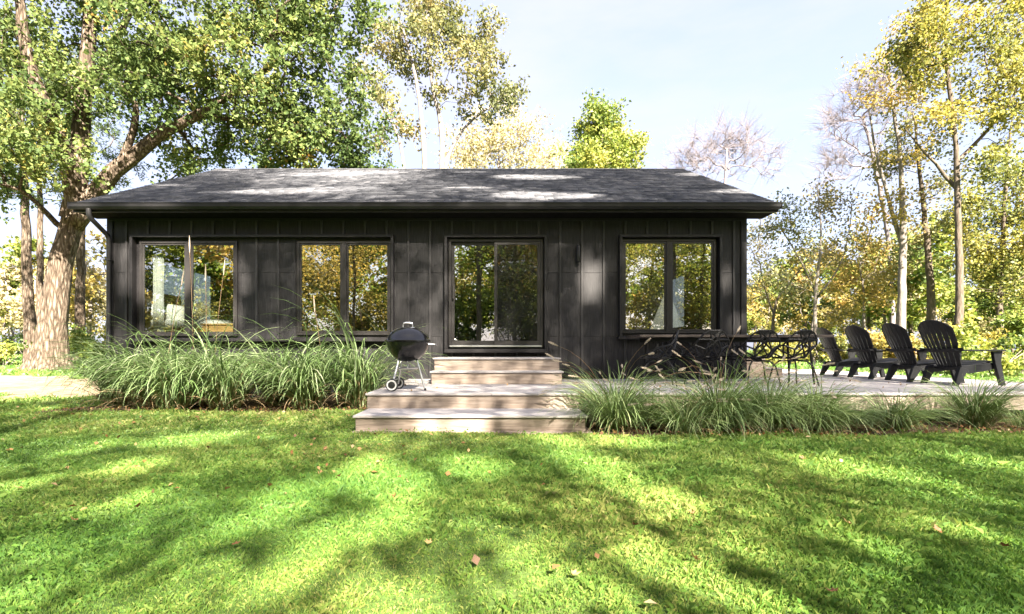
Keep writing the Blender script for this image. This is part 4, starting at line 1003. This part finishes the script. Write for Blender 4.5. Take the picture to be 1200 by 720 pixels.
# ------------------------------------------------------------------ the trees behind the viewer: they shade lawn, wall and roof and show in the panes
PATCH = []                                               # chosen sun patches on the lawn, opened in the crowns: polylines of ground points with a radius
def patch(pts, r):
    q = np.array([gnd(px, py) for px, py in pts]); d = q[:, 1].mean(); PATCH.append((q, r*d/FPX, r))
for pts, r in [([(668,535), (715,555), (735,567)], 17), ([(735,567), (790,592)], 13), ([(750,648), (820,672), (905,716)], 22), ([(945,548), (1030,553), (1110,575)], 13), ([(1100,541), (1185,549)], 8),
        ([(415,552), (475,580)], 20), ([(530,545), (575,552)], 10), ([(375,630), (470,613)], 18), ([(330,675), (372,662)], 22), ([(425,695), (500,718)], 22), ([(295,612), (312,605)], 15), ([(328,580), (360,590)], 16),
        ([(135,592), (172,587)], 13), ([(195,517), (262,513)], 7), ([(5,573), (50,566)], 8), ([(0,712), (22,690)], 16), ([(85,527), (130,522)], 6), ([(605,650), (640,668)], 14), ([(600,705), (622,715)], 20), ([(1000,638), (1030,645)], 10),
        ([(640,517), (670,520)], 6), ([(700,515), (760,520)], 6), ([(860,640), (880,650)], 9), ([(150,545), (170,552)], 7), ([(1120,625), (1160,632)], 8), ([(690,690), (720,700)], 10)]: patch(pts, r)
def segdist(p, q):
    best = np.full(len(p), 9e9)
    for a, b in zip(q[:-1], q[1:]):
        ab = b-a; t = np.clip(((p-a)@ab)/(ab@ab), 0, 1); best = np.minimum(best, np.linalg.norm(p-(a+t[:, None]*ab), axis=1))
    return best
gk = np.random.default_rng(99)
def shade_keep(C):  # drops leaves of the unseen crowns to shape where sun patches fall
    n = len(C); keep = (C[:, 1] < -.6)
    s = SUN
    # lawn
    t = C[:, 2]/s[2]; Gp = C-t[:, None]*s; gx, gy = Gp[:, 0], Gp[:, 1]
    tw_ = (C[:, 1]-WY)/s[1]; Wp = C-tw_[:, None]*s                     # front wall plane
    onwall = (Wp[:, 2] > 0) & (Wp[:, 2] < 3.4) & (Wp[:, 0] > HX0) & (Wp[:, 0] < HX1)
    nr = np.array([0, -(RZ-EZ), RY-EY]); nr = nr/np.linalg.norm(nr); p0 = np.array([0, EY, EZ])
    tr = ((C-p0)@nr)/(s@nr); Rp = C-tr[:, None]*s
    onroof = (Rp[:, 1] > EY) & (Rp[:, 1] < RY) & (Rp[:, 0] > RX0-.2) & (Rp[:, 0] < RX1+.2)
    wobx = .10*np.sin(gx*5+gy*3)+.08*np.sin(gy*7-gx*2)
    lit = np.zeros(n)
    for q, rw2, rp in PATCH:
        # a ground patch is longer along the view because the photograph foreshortens it
        sc = np.array([1.0, CAMZ/q[:, 1].mean()*1.15]); dd = segdist(np.stack([gx, gy], 1)*sc, q*sc)
        lit = np.maximum(lit, (dd < rw2*(.85+wobx*1.6)+.04).astype(float))
    ground = ~onwall & ~onroof
    keep &= ~(ground & (lit > .5))
    # sunlit zones beyond: dirt path and trees on the left, right end of the deck and the garden beyond
    zone = ground & (((gx < -8.0) & (gy > 8.8)) | (gy > 12.5) | ((gx > 9.5) & (gy > 8.3)))
    keep &= ~(zone & (gk.random(n) < .93))
    keep &= ~(ground & (gx > 6.6) & (gx < 8.4) & (gy > 8.2) & (gk.random(n) < .7))
    keep &= ~(ground & (gx > 4.6) & (gy > 6.6) & (gk.random(n) < .15))
    # wall: a few spots
    for px, py, r in [(690,333,13), (697,322,8), (145,300,8), (147,330,7), (282,318,7), (287,335,5), (850,330,6), (690,312,4), (864,380,6), (152,290,5)]:
        e = np.hypot((Wp[:, 0]-wx(px))*1.1, (Wp[:, 2]-wz(py))*.8)+.05*np.sin(Wp[:, 0]*23+px)+.05*np.sin(Wp[:, 2]*19+py); keep &= ~(onwall & (e < r*WY/FPX+.03) & (gk.random(n) < .97))
    # step front and deck edge spots
    for px, py, d, rx, ry in [(505,497,5.77,12,16), (550,497,5.77,20,16), (668,470,6.3,16,18), (930,470,6.4,30,10), (1080,468,6.4,26,8), (1000,472,6.4,18,8), (1180,472,6.4,20,10), (455,440,8.,10,6), (610,428,8.3,8,4), (645,447,8.2,10,5)]:
        q = at(px, py, d); tt = (C[:, 1]-q[1])/s[1]; Q = C-tt[:, None]*s
        e = np.hypot((Q[:, 0]-q[0])/(rx*d/FPX), (Q[:, 2]-q[2])/(ry*d/FPX)); keep &= ~((e < 1.15) & (gk.random(n) < .97))
    for q, rq in ((np.array([bx-.62, by, 1.72]), .7), (np.array([cx, 10.0, 1.3]), .4)):  # crown leaves left out so sun reaches bed and chest
        tt = (C[:, 1]-q[1])/s[1]; Q = C-tt[:, None]*s; keep &= ~(np.hypot(Q[:, 0]-q[0], Q[:, 2]-q[2]) < rq)
    # roof: streaks of sun
    u = Rp[:, 0]; v = Rp[:, 1]
    st_ = np.sin(v*2.6+u*.35+1.2*np.sin(u*.9))+.6*np.sin(v*5.1-u*.8+2)+.7*np.sin(u*1.3+.5)
    keep &= ~(onroof & (st_ > 1.0) & (gk.random(n) < .93))
    tau_ = np.where(onwall, 5.0, np.where(onroof, 2.8, 1.2))
    tau_ = np.where((onwall & (Wp[:, 2] < 1.3) & (Wp[:, 0] < -1.6)) | (ground & (gx > -7.2) & (gx < -1.6) & (gy > 7.2) & (gy < 9.9)), .75, tau_)
    tau_ = np.where(ground & (gx > -2.0) & (gy > 5.7) & (gy < 12.5), 1.9, tau_)
    tau_ = np.where(ground & (gx > .9) & (gy > 5.5) & (gy < 6.9), 1.3, tau_)
    return keep, tau_
SHADE = []
def shade_tree(seed, x, y, h, r, leaf, label, per=9, tint=0, name='tall_tree', low=.3):
    T = Tree(seed, .6); g = T.g; b = np.array([x, y, -.05])
    T.trunk([b, b+np.array([g.normal()*.2, g.normal()*.2, h*.35]), b+np.array([g.normal()*.5, g.normal()*.5, h*.7]), b+np.array([g.normal()*.6, g.normal()*.6, h*.95])], h*.0055, .02, flare=.6)
    for k in range(13):
        f = low+(.95-low)*k/12.; a = g.random()*6.28; q = r*.6*math.sqrt(g.random())
        T.lobe(b+np.array([q*math.cos(a), q*math.sin(a), h*f]), r*(.66-.22*f), 15)
    T.grow(); w_ = T.wood('trunk', M['bark_dark'], .006, .40, 2, .8, rmax=.05, minr=.004)
    pts = np.array([p for p, _ in T.tw]); rv = np.array([q for _, q in T.tw]); idx = np.repeat(np.arange(len(pts)), T.g.poisson(per, len(pts)))
    SHADE.append((name, label, b, w_, leaf, pts[idx]+T.g.normal(size=(len(idx), 3))*np.array([.65, .65, .5]), np.clip(rv[idx]+tint, 0, 1), T.g))
E1 = np.cross(SUN, [0, 0, 1.]); E1 /= np.linalg.norm(E1); E2 = np.cross(E1, SUN)
def finish_shade(cell=.2):
    """The crowns' leaves, thinned where they stand too thick, so that an even, light shade falls, with openings cut for the chosen sun patches."""
    C = np.vstack([q[5] for q in SHADE]); own = np.concatenate([np.full(len(q[5]), i) for i, q in enumerate(SHADE)])
    k0, tau_ = shade_keep(C)
    ia = np.floor(C@E1/cell).astype(int); ib_ = np.floor(C@E2/cell).astype(int); ia -= ia.min(); ib_ -= ib_.min()
    key = ia*100000+ib_; u, inv, cnt = np.unique(key, return_inverse=True, return_counts=True)
    want = tau_/.0027*cell*cell
    p = np.minimum(1, want/cnt[inv])
    keep = k0 & (gk.random(len(C)) < p)
    for i, (name, label, b, w_, leaf, _, rv, g) in enumerate(SHADE):
        m_ = own == i; kk = keep[m_]
        plant_tree(name, label, b, w_, leaf_mesh('crown', C[m_][kk], .12, leaf, rv[kk], g, .8, .75))
SH = [(101, 12.5, -7.5, 19, 5.5, 'leaf_green', 'tall yellow-green tree across the lawn, rightmost of the trees mirrored in the panes'),
      (102, 9.3, -8.5, 21, 6.6, 'leaf_lime', 'tall yellow-green tree across the lawn mirrored in the right window'),
      (103, -1.2, -8.0, 20, 6.8, 'leaf_green', 'tall yellow-green tree across the lawn mirrored in the glass door'),
      (104, -8.0, -8.5, 17, 5.0, 'leaf_yellow', 'tall golden tree across the lawn mirrored in the middle window'),
      (109, 12.8, -13.5, 26, 7, 'leaf_lime', 'tallest yellow-green tree far behind the viewer'),
      (110, 1.0, -14, 25, 6.5, 'leaf_yellow', 'very tall golden tree far behind the viewer'),
      (112, 15.5, -12, 24, 6.0, 'leaf_lime', 'very tall lime tree far behind the viewer on the right')]
for sd, x, y, h, r, lf, lb in [(121, -1.0, -6.5, 25, 6.6, 'leaf_lime', 'towering lime tree behind the viewer, left of the towering three'), (122, 8.8, -6.0, 27, 6.6, 'leaf_dark', 'towering dark green tree behind the viewer, middle of the towering three'), (123, 12, -6.5, 27, 6, 'leaf_green', 'towering lime tree behind the viewer, right of the towering three')]:
    shade_tree(sd, x, y, h, r, M[lf], lb, per=60, low=.58)
for sd, x, y, h, r, lf, lb in SH: shade_tree(sd, x, y, h, r, M[lf], lb, per=75, low=.16 if y < -6 else .28)
finish_shade()
for i, (x, y, h, rw, lf, lb) in enumerate([(-14, -13, 4.5, 3, 'leaf_green', 'fresh green hedge shrub mirrored in the middle window, left one'), (-9, -14, 5, 3.2, 'leaf_green', 'tall lime hedge shrub mirrored in the middle window'), (-4, -13, 4.2, 3, 'leaf_dark', 'dark green hedge shrub mirrored in the left door pane'),
        (1, -14, 5, 3.2, 'leaf_green', 'fresh green hedge shrub mirrored in the right door pane'), (6, -13, 4.5, 3, 'leaf_green', 'lime hedge shrub mirrored in the right window, left pane'), (11, -14, 5, 3.2, 'leaf_yellow', 'golden hedge shrub mirrored in the right window, right pane'),
        (16, -13, 4.8, 3, 'leaf_lime', 'lime hedge shrub far right behind the viewer'), (-19, -12, 5, 3, 'leaf_lime', 'lime hedge shrub mirrored in the bedroom window'), (-24, -12, 5, 3, 'leaf_yellow', 'golden hedge shrub far left behind the viewer'), (-17, -15, 8, 4, 'leaf_lime', 'big lime hedge tree mirrored in the bedroom window, right pane'), (-23, -16, 9, 4.5, 'leaf_dark', 'big dark hedge tree mirrored in the bedroom window, left pane')]):
    T = Tree(130+i, .5); g = T.g; b = np.array([x, y, -.05])
    for k in range(5): T.trunk([b+np.array([g.normal()*.3, g.normal()*.3, 0]), b+np.array([g.normal()*rw*.4, g.normal()*rw*.3, h*.6])], .06, .02)
    for k in range(8): T.lobe(b+np.array([g.uniform(-.7, .7)*rw, g.uniform(-.4, .4)*rw, h*(.2+.65*g.random())]), rw*.45, 9)
    T.grow(.3); plant_tree('hedge_shrub', lb, b, T.wood('trunk', M['bark_dark'], .009, .45, 3, .6), T.leaves('crown', M[lf], 14, .24, .3, tint=.1), None, 'shrub')

for i, (px_, py_, sc, k) in enumerate([(-44,-17,1.1,2), (-38,-20,1.2,1), (-33,-17,1.1,2), (-28,-20,1.2,3), (-23,-22,1.3,2), (-18,-20,1.2,1), (-13,-21,1.3,2), (-8,-20,1.2,2), (-3,-22,1.3,1), (2,-20,1.2,2), (7,-21,1.3,3), (12,-20,1.2,2), (17,-21,1.2,1), (22,-20,1.2,2), (27,-19,1.1,2)]):
    w_, c_ = PR[k]; t = thing('hedgerow_tree', f'{KIND[k]} tree of the mirrored hedgerow behind the viewer, {ORD[i] if i < 12 else ("thirteenth", "fourteenth", "fifteenth")[i-12]} from the left', 'tree', (px_, py_, -.05), f'{KIND[k]} hedgerow trees mirrored in the panes')
    link(bpy.data.objects.new('trunk', w_), t, (px_, py_, -.05)); o = link(bpy.data.objects.new('crown', c_), t, (px_, py_, -.05)); o['kind'] = 'stuff'; t.rotation_euler = (0, 0, i*1.7); t.scale = (sc*1.5, sc*1.3, sc)
# ------------------------------------------------------------------ ornamental grasses
def ribbons(g, base, az, el0, L, bend, width, seg=9, power=1.5, twist=.3, taper=.75):
    n = len(L); t = np.linspace(0, 1, seg+1)
    el = el0[:, None]-bend[:, None]*t[None]**power
    step = (L/seg)[:, None]
    dh = np.cos(el)*step; dv = np.sin(el)*step
    H = np.concatenate([np.zeros((n, 1)), np.cumsum(dh[:, :-1], 1)], 1); Z = np.concatenate([np.zeros((n, 1)), np.cumsum(dv[:, :-1], 1)], 1)
    sway = twist*g.normal(size=(n, 1))*t[None]**2*.35*L[:, None]
    ca, sa = np.cos(az)[:, None], np.sin(az)[:, None]
    X = base[:, 0:1]+H*ca-sway*sa; Y = base[:, 1:2]+H*sa+sway*ca; Zz = np.maximum(base[:, 2:3]+Z, base[:, 2:3]+.01)
    C = np.stack([X, Y, Zz], -1)
    rot = g.normal(size=n)*.5
    side = np.stack([-np.sin(az+rot), np.cos(az+rot), .25*g.normal(size=n)], -1)[:, None]
    wv = width[:, None]*np.clip(np.minimum(.55+t*2.5, 1), 0, 1)[None]*(1-t[None]**3*taper)*(1-.98*(t[None] > .999))
    A_ = C-side*wv[..., None]/2; B_ = C+side*wv[..., None]/2
    V = np.stack([A_, B_], 2).reshape(-1, 3)
    i = (np.arange(n)[:, None]*(seg+1)+np.arange(seg)).ravel()*2
    F = np.stack([i, i+1, i+3, i+2], 1)
    return V, F, C
def mesh_ribbons(name, parts, mat, parent):
    VV, FF, ra, rb_, off = [], [], [], [], 0
    for V, F, r1, r2 in parts:
        VV.append(V); FF.append(F+off); off += len(V); k = len(F)//len(r1); ra.append(np.repeat(r1, k)); rb_.append(np.repeat(r2, k))
    o = link(bpy.data.objects.new(name, np_mesh(name, np.vstack(VV), np.vstack(FF), mat, {'ra': np.concatenate(ra), 'rb': np.concatenate(rb_)}, smooth=True)), parent, WL[parent.name]); o.location = -WL[parent.name]
    return o
def clump(name, label, cx, cy, g, n, Lr, wr, mat, el=(62, 86), bend=(1.2, 2.2), rad=.16, dry=0, dirbias=None, group=None, pw=1.5):
    z = float(hgt(cx, cy)); t = thing(name, label, 'ornamental grass', (cx, cy, z), group)
    def mk(n, Lr, wr, el, bend, z0=0):
        a = g.random(n)*2*np.pi
        if dirbias is not None: a = np.where(g.random(n) < .45, dirbias+g.normal(size=n)*.7, a)
        rr = rad*np.sqrt(g.random(n)); base = np.stack([cx+rr*np.cos(a), cy+rr*np.sin(a), np.full(n, z+z0)], 1)
        V, F, C = ribbons(g, base, a+g.normal(size=n)*.35, np.radians(g.uniform(*el, n)), g.uniform(*Lr, n), g.uniform(*bend, n), g.uniform(*wr, n), power=pw)
        return V, F, g.random(n), np.clip(g.normal(.5, .22, n), 0, 1)
    long_ = [mk(14, (Lr[1]*.95, Lr[1]*1.25), wr, (72, 88), (1.5, 2.6))] if name == 'zebra_grass' else []
    o = mesh_ribbons('leaf_blades', [mk(n, Lr, wr, el, bend), mk(n//3, (Lr[0]*.5, Lr[1]*.6), wr, el, bend)]+long_, mat, t); o['kind'] = 'stuff'
    if dry: o = mesh_ribbons('dry_blades', [mk(dry, (Lr[0]*.35, Lr[1]*.7), (wr[0]*.6, wr[1]*.7), (20, 80), (.8, 2.0))], M['blade_tan'], t); o['kind'] = 'stuff'
    return t
g = np.random.default_rng(300)
LEFT = [(-6.25, 8.55, 'leftmost pale-edged tall grass clump at the cabin corner'), (-5.55, 8.2, 'pale-edged grass clump below the bedroom window, second from the left'), (-4.95, 8.75, 'pale-edged grass clump under the bedroom window, set back against the wall'),
        (-4.35, 8.15, 'pale-edged grass clump in front of the dark panel between the left windows'), (-3.65, 8.6, 'pale-edged grass clump set back under the middle window'), (-3.05, 8.1, 'pale-edged grass clump in front of the middle window'), (-2.3, 8.35, 'tallest pale-edged grass clump, right beside the grill'), (-5.0, 7.95, 'low front pale-edged grass clump drooping onto the lawn')]
for i, (cx, cy, lb) in enumerate(LEFT):
    big = 1.0 if i != 6 else 1.15
    t = clump('zebra_grass', lb, cx, cy, g, 320, (.8*big, 1.68*big), (.012, .024), M['blade_pale'], (60, 88), (1.7, 3.0), .22, 70, -math.pi/2, 'pale-edged grasses along the front wall', 1.7)
# tall flowering stems
def stalks(parent_label, items):
    for (x, y, h, lx_, ly_, lb) in items:
        z = float(hgt(x, y)); t = thing('grass_stem', lb, 'grass stem', (x, y, z), 'tall bare stems among the pale-edged grasses')
        P = [(0, 0, 0), (lx_*.3, ly_*.3, h*.4), (lx_*.65, ly_*.65, h*.75), (lx_, ly_, h)]
        MB().tube([tuple(p) for p in resample(P, .2)], [.0042]*len(resample(P, .2)), 5).build('stalk', M['blade_tan'], t, (x, y, z))
        m_ = MB().tube([(lx_, ly_, h-.02), (lx_*1.05, ly_, h+.10), (lx_*1.12, ly_, h+.26)], [.008, .014, .003], 5); m_.build('seed_head', M['plume'], t, (x, y, z))
        gg = np.random.default_rng(int(abs(x)*1000)); n = 7; base = np.tile(np.array([[x, y, z]]), (n, 1))+np.array([[lx_*.6, ly_*.6, 0]])*gg.random((n, 1)); base[:, 2] = z+h*gg.uniform(.25, .8, n)
        V, F, C = ribbons(gg, base, gg.random(n)*6.28, np.radians(gg.uniform(40, 75, n)), gg.uniform(.35, .6, n), gg.uniform(1, 2, n), gg.uniform(.008, .012, n))
        mesh_ribbons('stem_leaves', [(V, F, gg.random(n), gg.random(n))], M['blade_pale'], t)['kind'] = 'stuff'
stalks('', [(at(228, 0, 8.5)[0], 8.5, 2.55, -.05, -.05, 'tallest bare stem crossing the mullion of the bedroom window'), (at(190, 0, 8.4)[0], 8.4, 2.0, .32, 0, 'bare stem leaning right across the left bedroom pane'), (at(243, 0, 8.3)[0], 8.3, 2.05, .0, -.05, 'straight bare stem in front of the right bedroom pane'),
            (at(248, 0, 8.6)[0], 8.6, 2.2, .20, 0, 'bare stem leaning right at the right bedroom pane'), (at(382, 0, 8.3)[0], 8.3, 1.55, -.18, 0, 'short bare stem in front of the left pane of the middle window')])
# fountain grasses along the deck
def plume_mesh(seed):
    g_ = np.random.default_rng(seed); L = .13; n = 260
    t = g_.random(n); a = g_.random(n)*6.28; r = .013*np.sin(np.pi*np.clip(t*.92+.06, 0, 1))**.6
    base = np.stack([np.zeros(n), np.zeros(n), t*L], 1); d = unit(np.stack([np.cos(a), np.sin(a), .9+.5*g_.random(n)], 1)); s = unit(np.cross(d, g_.normal(size=(n, 3))))
    V = np.stack([base-s*.0012, base+s*.0012, base+d*(r[:, None]*1.6+.006)], 1).reshape(-1, 3); F = np.arange(n*3).reshape(n, 3)
    return np_mesh('plume', V, F, M['plume'], {'ra': g_.random(n), 'rb': g_.random(n)})
PM = [plume_mesh(k) for k in range(3)]
def fountain(label, cx, cy, n, Lr, npl, Lp, g, dry=90, name='fountain_grass', mat='blade_green', plean=None, el=(48, 86)):
    t = clump(name, label, cx, cy, g, n, Lr, (.005, .0095), M[mat], el, (1.1, 2.4), .17, dry, -math.pi/2 if plean is None else None, 'fountain grasses along the deck front', 1.3)
    z = float(hgt(cx, cy))
    for k in range(npl):
        a = g.random()*2*math.pi if g.random() < .55 or plean is None else plean+g.normal()*.5
        V, F, C = ribbons(g, np.array([[cx+g.normal()*.06, cy+g.normal()*.06, z]]), np.array([a]), np.radians(g.uniform(58, 82, 1)), np.array([g.uniform(*Lp)]), g.uniform(.8, 1.9, 1), np.array([.003]), seg=8)
        C = C[0]
        s_ = MB().tube([tuple(p-np.array([cx, cy, z])) for p in C], .0018, 3).build('flower_stalk', M['blade_tan'], t, (cx, cy, z))
        d = Vector(C[-1]-C[-2]).normalized(); o = bpy.data.objects.new('plume', PM[k % 3]); link(o, t, tuple(C[-1]-np.array(d)*.02))
        o.rotation_euler = d.to_track_quat('Z', 'Y').to_euler(); sc = g.uniform(.75, 1.15); o.scale = (sc, sc, sc)
g = np.random.default_rng(410)
def gx_(px, d): return (px-VX)*d/FPX
for px, d, n, Lr, npl, Lp, lb, pl in [(722, 5.98, 820, (.5, 1.15), 22, (.85, 1.3), 'fountain grass with pale plumes beside the lower step', math.pi),
        (842, 5.9, 800, (.55, 1.2), 16, (.9, 1.35), 'full fountain grass in front of the dining table', None), (802, 5.68, 420, (.35, .75), 18, (.55, .85), 'low fountain grass with drooping plumes between the step clump and the table clump', -math.pi/2),
        (900, 6.0, 700, (.5, 1.1), 12, (.85, 1.2), 'fountain grass in front of the right lattice chairs', None), (955, 5.95, 640, (.45, .95), 9, (.7, 1.0), 'spreading fountain grass left of the row of garden chairs', None),
        (1048, 6.0, 420, (.35, .75), 4, (.5, .7), 'small tufted grass in front of the third garden chair', None), (1140, 6.1, 520, (.45, .95), 4, (.6, .8), 'upright grass clump in front of the nearest garden chair', None), (765, 6.15, 360, (.35, .7), 5, (.6, .8), 'small fountain grass at the back against the deck board', None), (1000, 6.15, 240, (.25, .5), 1, (.5, .6), 'thin grass tuft below the farthest garden chair', None), (1205, 6.1, 260, (.25, .5), 1, (.4, .6), 'thin grass tuft at the right edge of the frame', None)]:
    fountain(lb, gx_(px, d), d, n, Lr, npl, Lp, g, plean=pl, el=(48, 86) if px not in (1140,) else (65, 88))

# ------------------------------------------------------------------ lawn
g = np.random.default_rng(500)
def lawn_ok(x, y):
    house = (x > HX0-.05) & (x < HX1+.05) & (y > WY-.1) & (y < HB)
    dk = (x > DX0) & (x < DX1) & (y > DY0+.05) & (y < DY1) & ((y < WY) | (x > HX1))
    stp = (x > SX0-.05) & (x < SX1+.08) & (y > SY0-.065) & (y < DY0+.1)
    bedl = (x > -6.75+wob(y)) & (x < -1.70) & (y > 7.62+wob(x)*.5) & (y < 9.66)
    ok = ~house & ~dk & ~stp & ~in_path(x, y) & ~(bedl & (g.random(len(x)) < .97)) & ~(bed_right(x, y) & (g.random(len(x)) < .93))
    return ok
VV, FF, AA, BB, off = [], [], [], [], 0
def vnoise(x, y, s, seed):
    r_ = np.random.default_rng(seed); ph = r_.random(12)*6.28; k = r_.normal(size=(12, 2))*s
    return np.sum([np.sin(k[i, 0]*x+k[i, 1]*y+ph[i]) for i in range(12)], 0)/3.5
for d0, d1, dens, hh, ww in [(-1.5, .9, 3000, .03, .006), (.9, 2.6, 26000, .023, .0017), (2.6, 4.0, 17500, .026, .0023), (4.0, 5.6, 10500, .030, .0033), (5.6, 8.5, 4400, .036, .0058), (8.5, 15.0, 620, .07, .014), (15.0, 34.0, 150, .10, .028)]:
    wmax = 1.28*d1+2.4; n = int(2*wmax*(d1-d0)*dens*.84)
    x = g.uniform(-wmax, wmax, n); y = g.uniform(d0, d1, n)
    edge = np.abs(x-.03*y) > 1.06*y+.35                   # past the sides of the view the sward is thinner but broader
    k = (np.abs(x) < 1.28*y+2.4) & lawn_ok(x, y) & (~edge | (g.random(n) < .28)); x, y = x[k], y[k]
    dn = vnoise(x, y, 2.2, 3); k = g.random(len(x)) < np.clip(.78+.20*dn+.22*vnoise(x, y, 11, 12), .22, 1); x, y, dn = x[k], y[k], dn[k]
    n = len(x); z = hgt(x, y); tall = 1+.25*vnoise(x, y, 1.1, 8)+.25*vnoise(x, y, 14, 9)
    L = hh*np.clip(tall, .5, 1.9)*g.uniform(.45, 1.5, n)*np.where(g.random(n) < .04, 1.7, 1); a = g.random(n)*6.28; lean = g.uniform(.15, 1.25, n)
    tip = np.stack([x+np.cos(a)*L*np.sin(lean), y+np.sin(a)*L*np.sin(lean), z+L*np.cos(lean)], 1)
    mid = np.stack([x+np.cos(a)*L*.42*np.sin(lean*.6), y+np.sin(a)*L*.42*np.sin(lean*.6), z+L*.55*np.cos(lean*.5)], 1)
    b_ = g.random(n)*6.28; w_ = ww*g.uniform(.6, 1.3, n)/2*np.where(np.abs(x-.03*y) > 1.06*y+.35, 2.4, 1); sx = np.stack([np.cos(b_)*w_, np.sin(b_)*w_, np.zeros(n)], 1); base = np.stack([x, y, z-.004], 1)
    V = np.stack([base-sx, base+sx, mid+sx*.9, tip], 1)
    VV.append(V.reshape(-1, 3)); FF.append(np.arange(n*4).reshape(n, 4)+off); off += n*4
    AA.append(g.random(n)); BB.append(np.clip(.42+.20*vnoise(x, y, .9, 4)+.12*vnoise(x, y, 4, 5)+.10*g.normal(size=n), 0, 1))
lw = link(bpy.data.objects.new('lawn_grass', np_mesh('lawn_grass', np.vstack(VV), np.vstack(FF), M['lawn'], {'ra': np.concatenate(AA), 'rb': np.concatenate(BB)})))
tag(lw, 'short green lawn grass dappled with sunlight in front of the cabin', 'grass', kind='stuff')
# clover and broad weeds in the lawn
n = 9000; x = g.uniform(-7, 7, n); y = 1.0+7*g.random(n)**1.2; k = (np.abs(x) < 1.25*y+.5) & lawn_ok(x, y) & (vnoise(x, y, 2.4, 31) > .25); x, y = x[k], y[k]; n = len(x)
C = np.stack([x, y, hgt(x, y)+g.uniform(.025, .055, n)], 1); C = np.repeat(C, 3, 0)+g.normal(size=(n*3, 3))*np.array([.011, .011, .004])
tag(link(bpy.data.objects.new('clover', leaf_mesh('clover', C, .019, M['clover'], g.random(n*3), g, up=2.5, wr=.95, droop=0))), 'small clover leaves scattered through the near lawn', 'clover', kind='stuff')
# ------------------------------------------------------------------ fallen leaves
def fallen(seed, curl):
    g_ = random.Random(seed); n = 12; bm = bmesh.new(); c = bm.verts.new((0, 0, .004)); ring = []
    for k in range(n):
        a = 2*math.pi*k/n; r = (1.0 if k % 2 == 0 else .62)*(1-.25*math.cos(a))*g_.uniform(.85, 1.15)*.5
        ring.append(bm.verts.new((r*math.cos(a), r*.8*math.sin(a), curl*(r*r)*2.2+g_.uniform(-.03, .05))))
    for k in range(n): bm.faces.new((c, ring[k], ring[(k+1) % n]))
    bm.faces.ensure_lookup_table(); me = bpy.data.meshes.new('fallen_leaf'); bm.to_mesh(me); bm.free()
    me.attributes.new('ra', 'FLOAT', 'FACE').data.foreach_set('value', [g_.random()]*n); me.attributes.new('rb', 'FLOAT', 'FACE').data.foreach_set('value', [g_.random()]*n)
    me.materials.append(M['brown_leaf']); return me
FL = [fallen(k, random.uniform(.1, .6)) for k in range(8)]
rl = random.Random(77)
own = [(202, 560, 'curled orange fallen leaf alone on the left lawn'), (275, 648, 'pale fallen leaf on the lawn left of centre'), (503, 645, 'pale ragged fallen leaf in the middle of the lawn'), (25, 528, 'brown fallen leaf at the left edge of the lawn'), (10, 531, 'dark curled fallen leaf at the left edge of the lawn'),
       (88, 615, 'yellow fallen leaf low in the left lawn'), (672, 679, 'small yellow fallen leaf near the bottom centre'), (978, 702, 'tan fallen leaf near the bottom right'), (941, 541, 'white-backed fallen leaf beside the right sun patch'), (760, 553, 'orange fallen leaf below the right grasses'),
       (994, 622, 'orange fallen leaf on the right lawn'), (1178, 650, 'yellow fallen leaf at the right edge of the lawn'), (1100, 632, 'brown fallen leaf right of the sun patches'), (810, 608, 'pale fallen leaf right of the centre streak of sun'), (815, 661, 'pale fallen leaf in the lower streak of sun'), (745, 620, 'brown fallen leaf in the shade right of centre'), (462, 588, 'cream fallen leaf in the centre sun patch'), (22, 483, 'yellow fallen leaf near the dirt path'), (325, 487, 'small tan leaf in front of the pale-edged grasses'), (232, 491, 'dark leaf in front of the pale-edged grasses')]
for i, (px, py, lb) in enumerate(own):
    p = gnd(px, py); o = bpy.data.objects.new('fallen_leaf', FL[i % 8]); link(o, None, (p[0], p[1], float(hgt(*p))+.03)); s_ = rl.uniform(.04, .06); o.scale = (s_,)*3
    o.rotation_euler = (rl.uniform(-.5, .5), rl.uniform(-.5, .5), rl.uniform(0, 6.28)); tag(o, lb, 'leaf', 'fallen leaves lying on the lawn')
n = 2600; x = g.uniform(-9, 9, n); y = 1.3+9*g.random(n); k = (np.abs(x) < 1.2*y+.5) & lawn_ok(x, y) & (vnoise(x, y, 1.3, 61)+g.normal(size=n)*.5 > .45); x, y = x[k], y[k]
nb = 420; xb = np.concatenate([g.uniform(1.0, 8.5, nb), g.uniform(-6.8, -1.8, nb//2)]); yb = np.concatenate([5.45+.75*g.random(nb)**1.4, 7.55+.5*g.random(nb//2)])
x = np.concatenate([x, xb]); y = np.concatenate([y, yb]); n = len(x)
C = np.stack([x, y, hgt(x, y)+g.uniform(.02, .055, n)], 1)
nd = 70; C = np.vstack([C, np.stack([g.uniform(-1.5, 6.5, nd), 6.6+2.9*g.random(nd)**.6, np.full(nd, DZ+.012)], 1)]); n = len(C)
tag(link(bpy.data.objects.new('leaf_litter', leaf_mesh('leaf_litter', C, .042, M['brown_leaf'], g.random(n), g, up=1.5, wr=.8, droop=0))), 'small dry brown leaves littering lawn, deck and planting beds', 'leaf litter', kind='stuff')
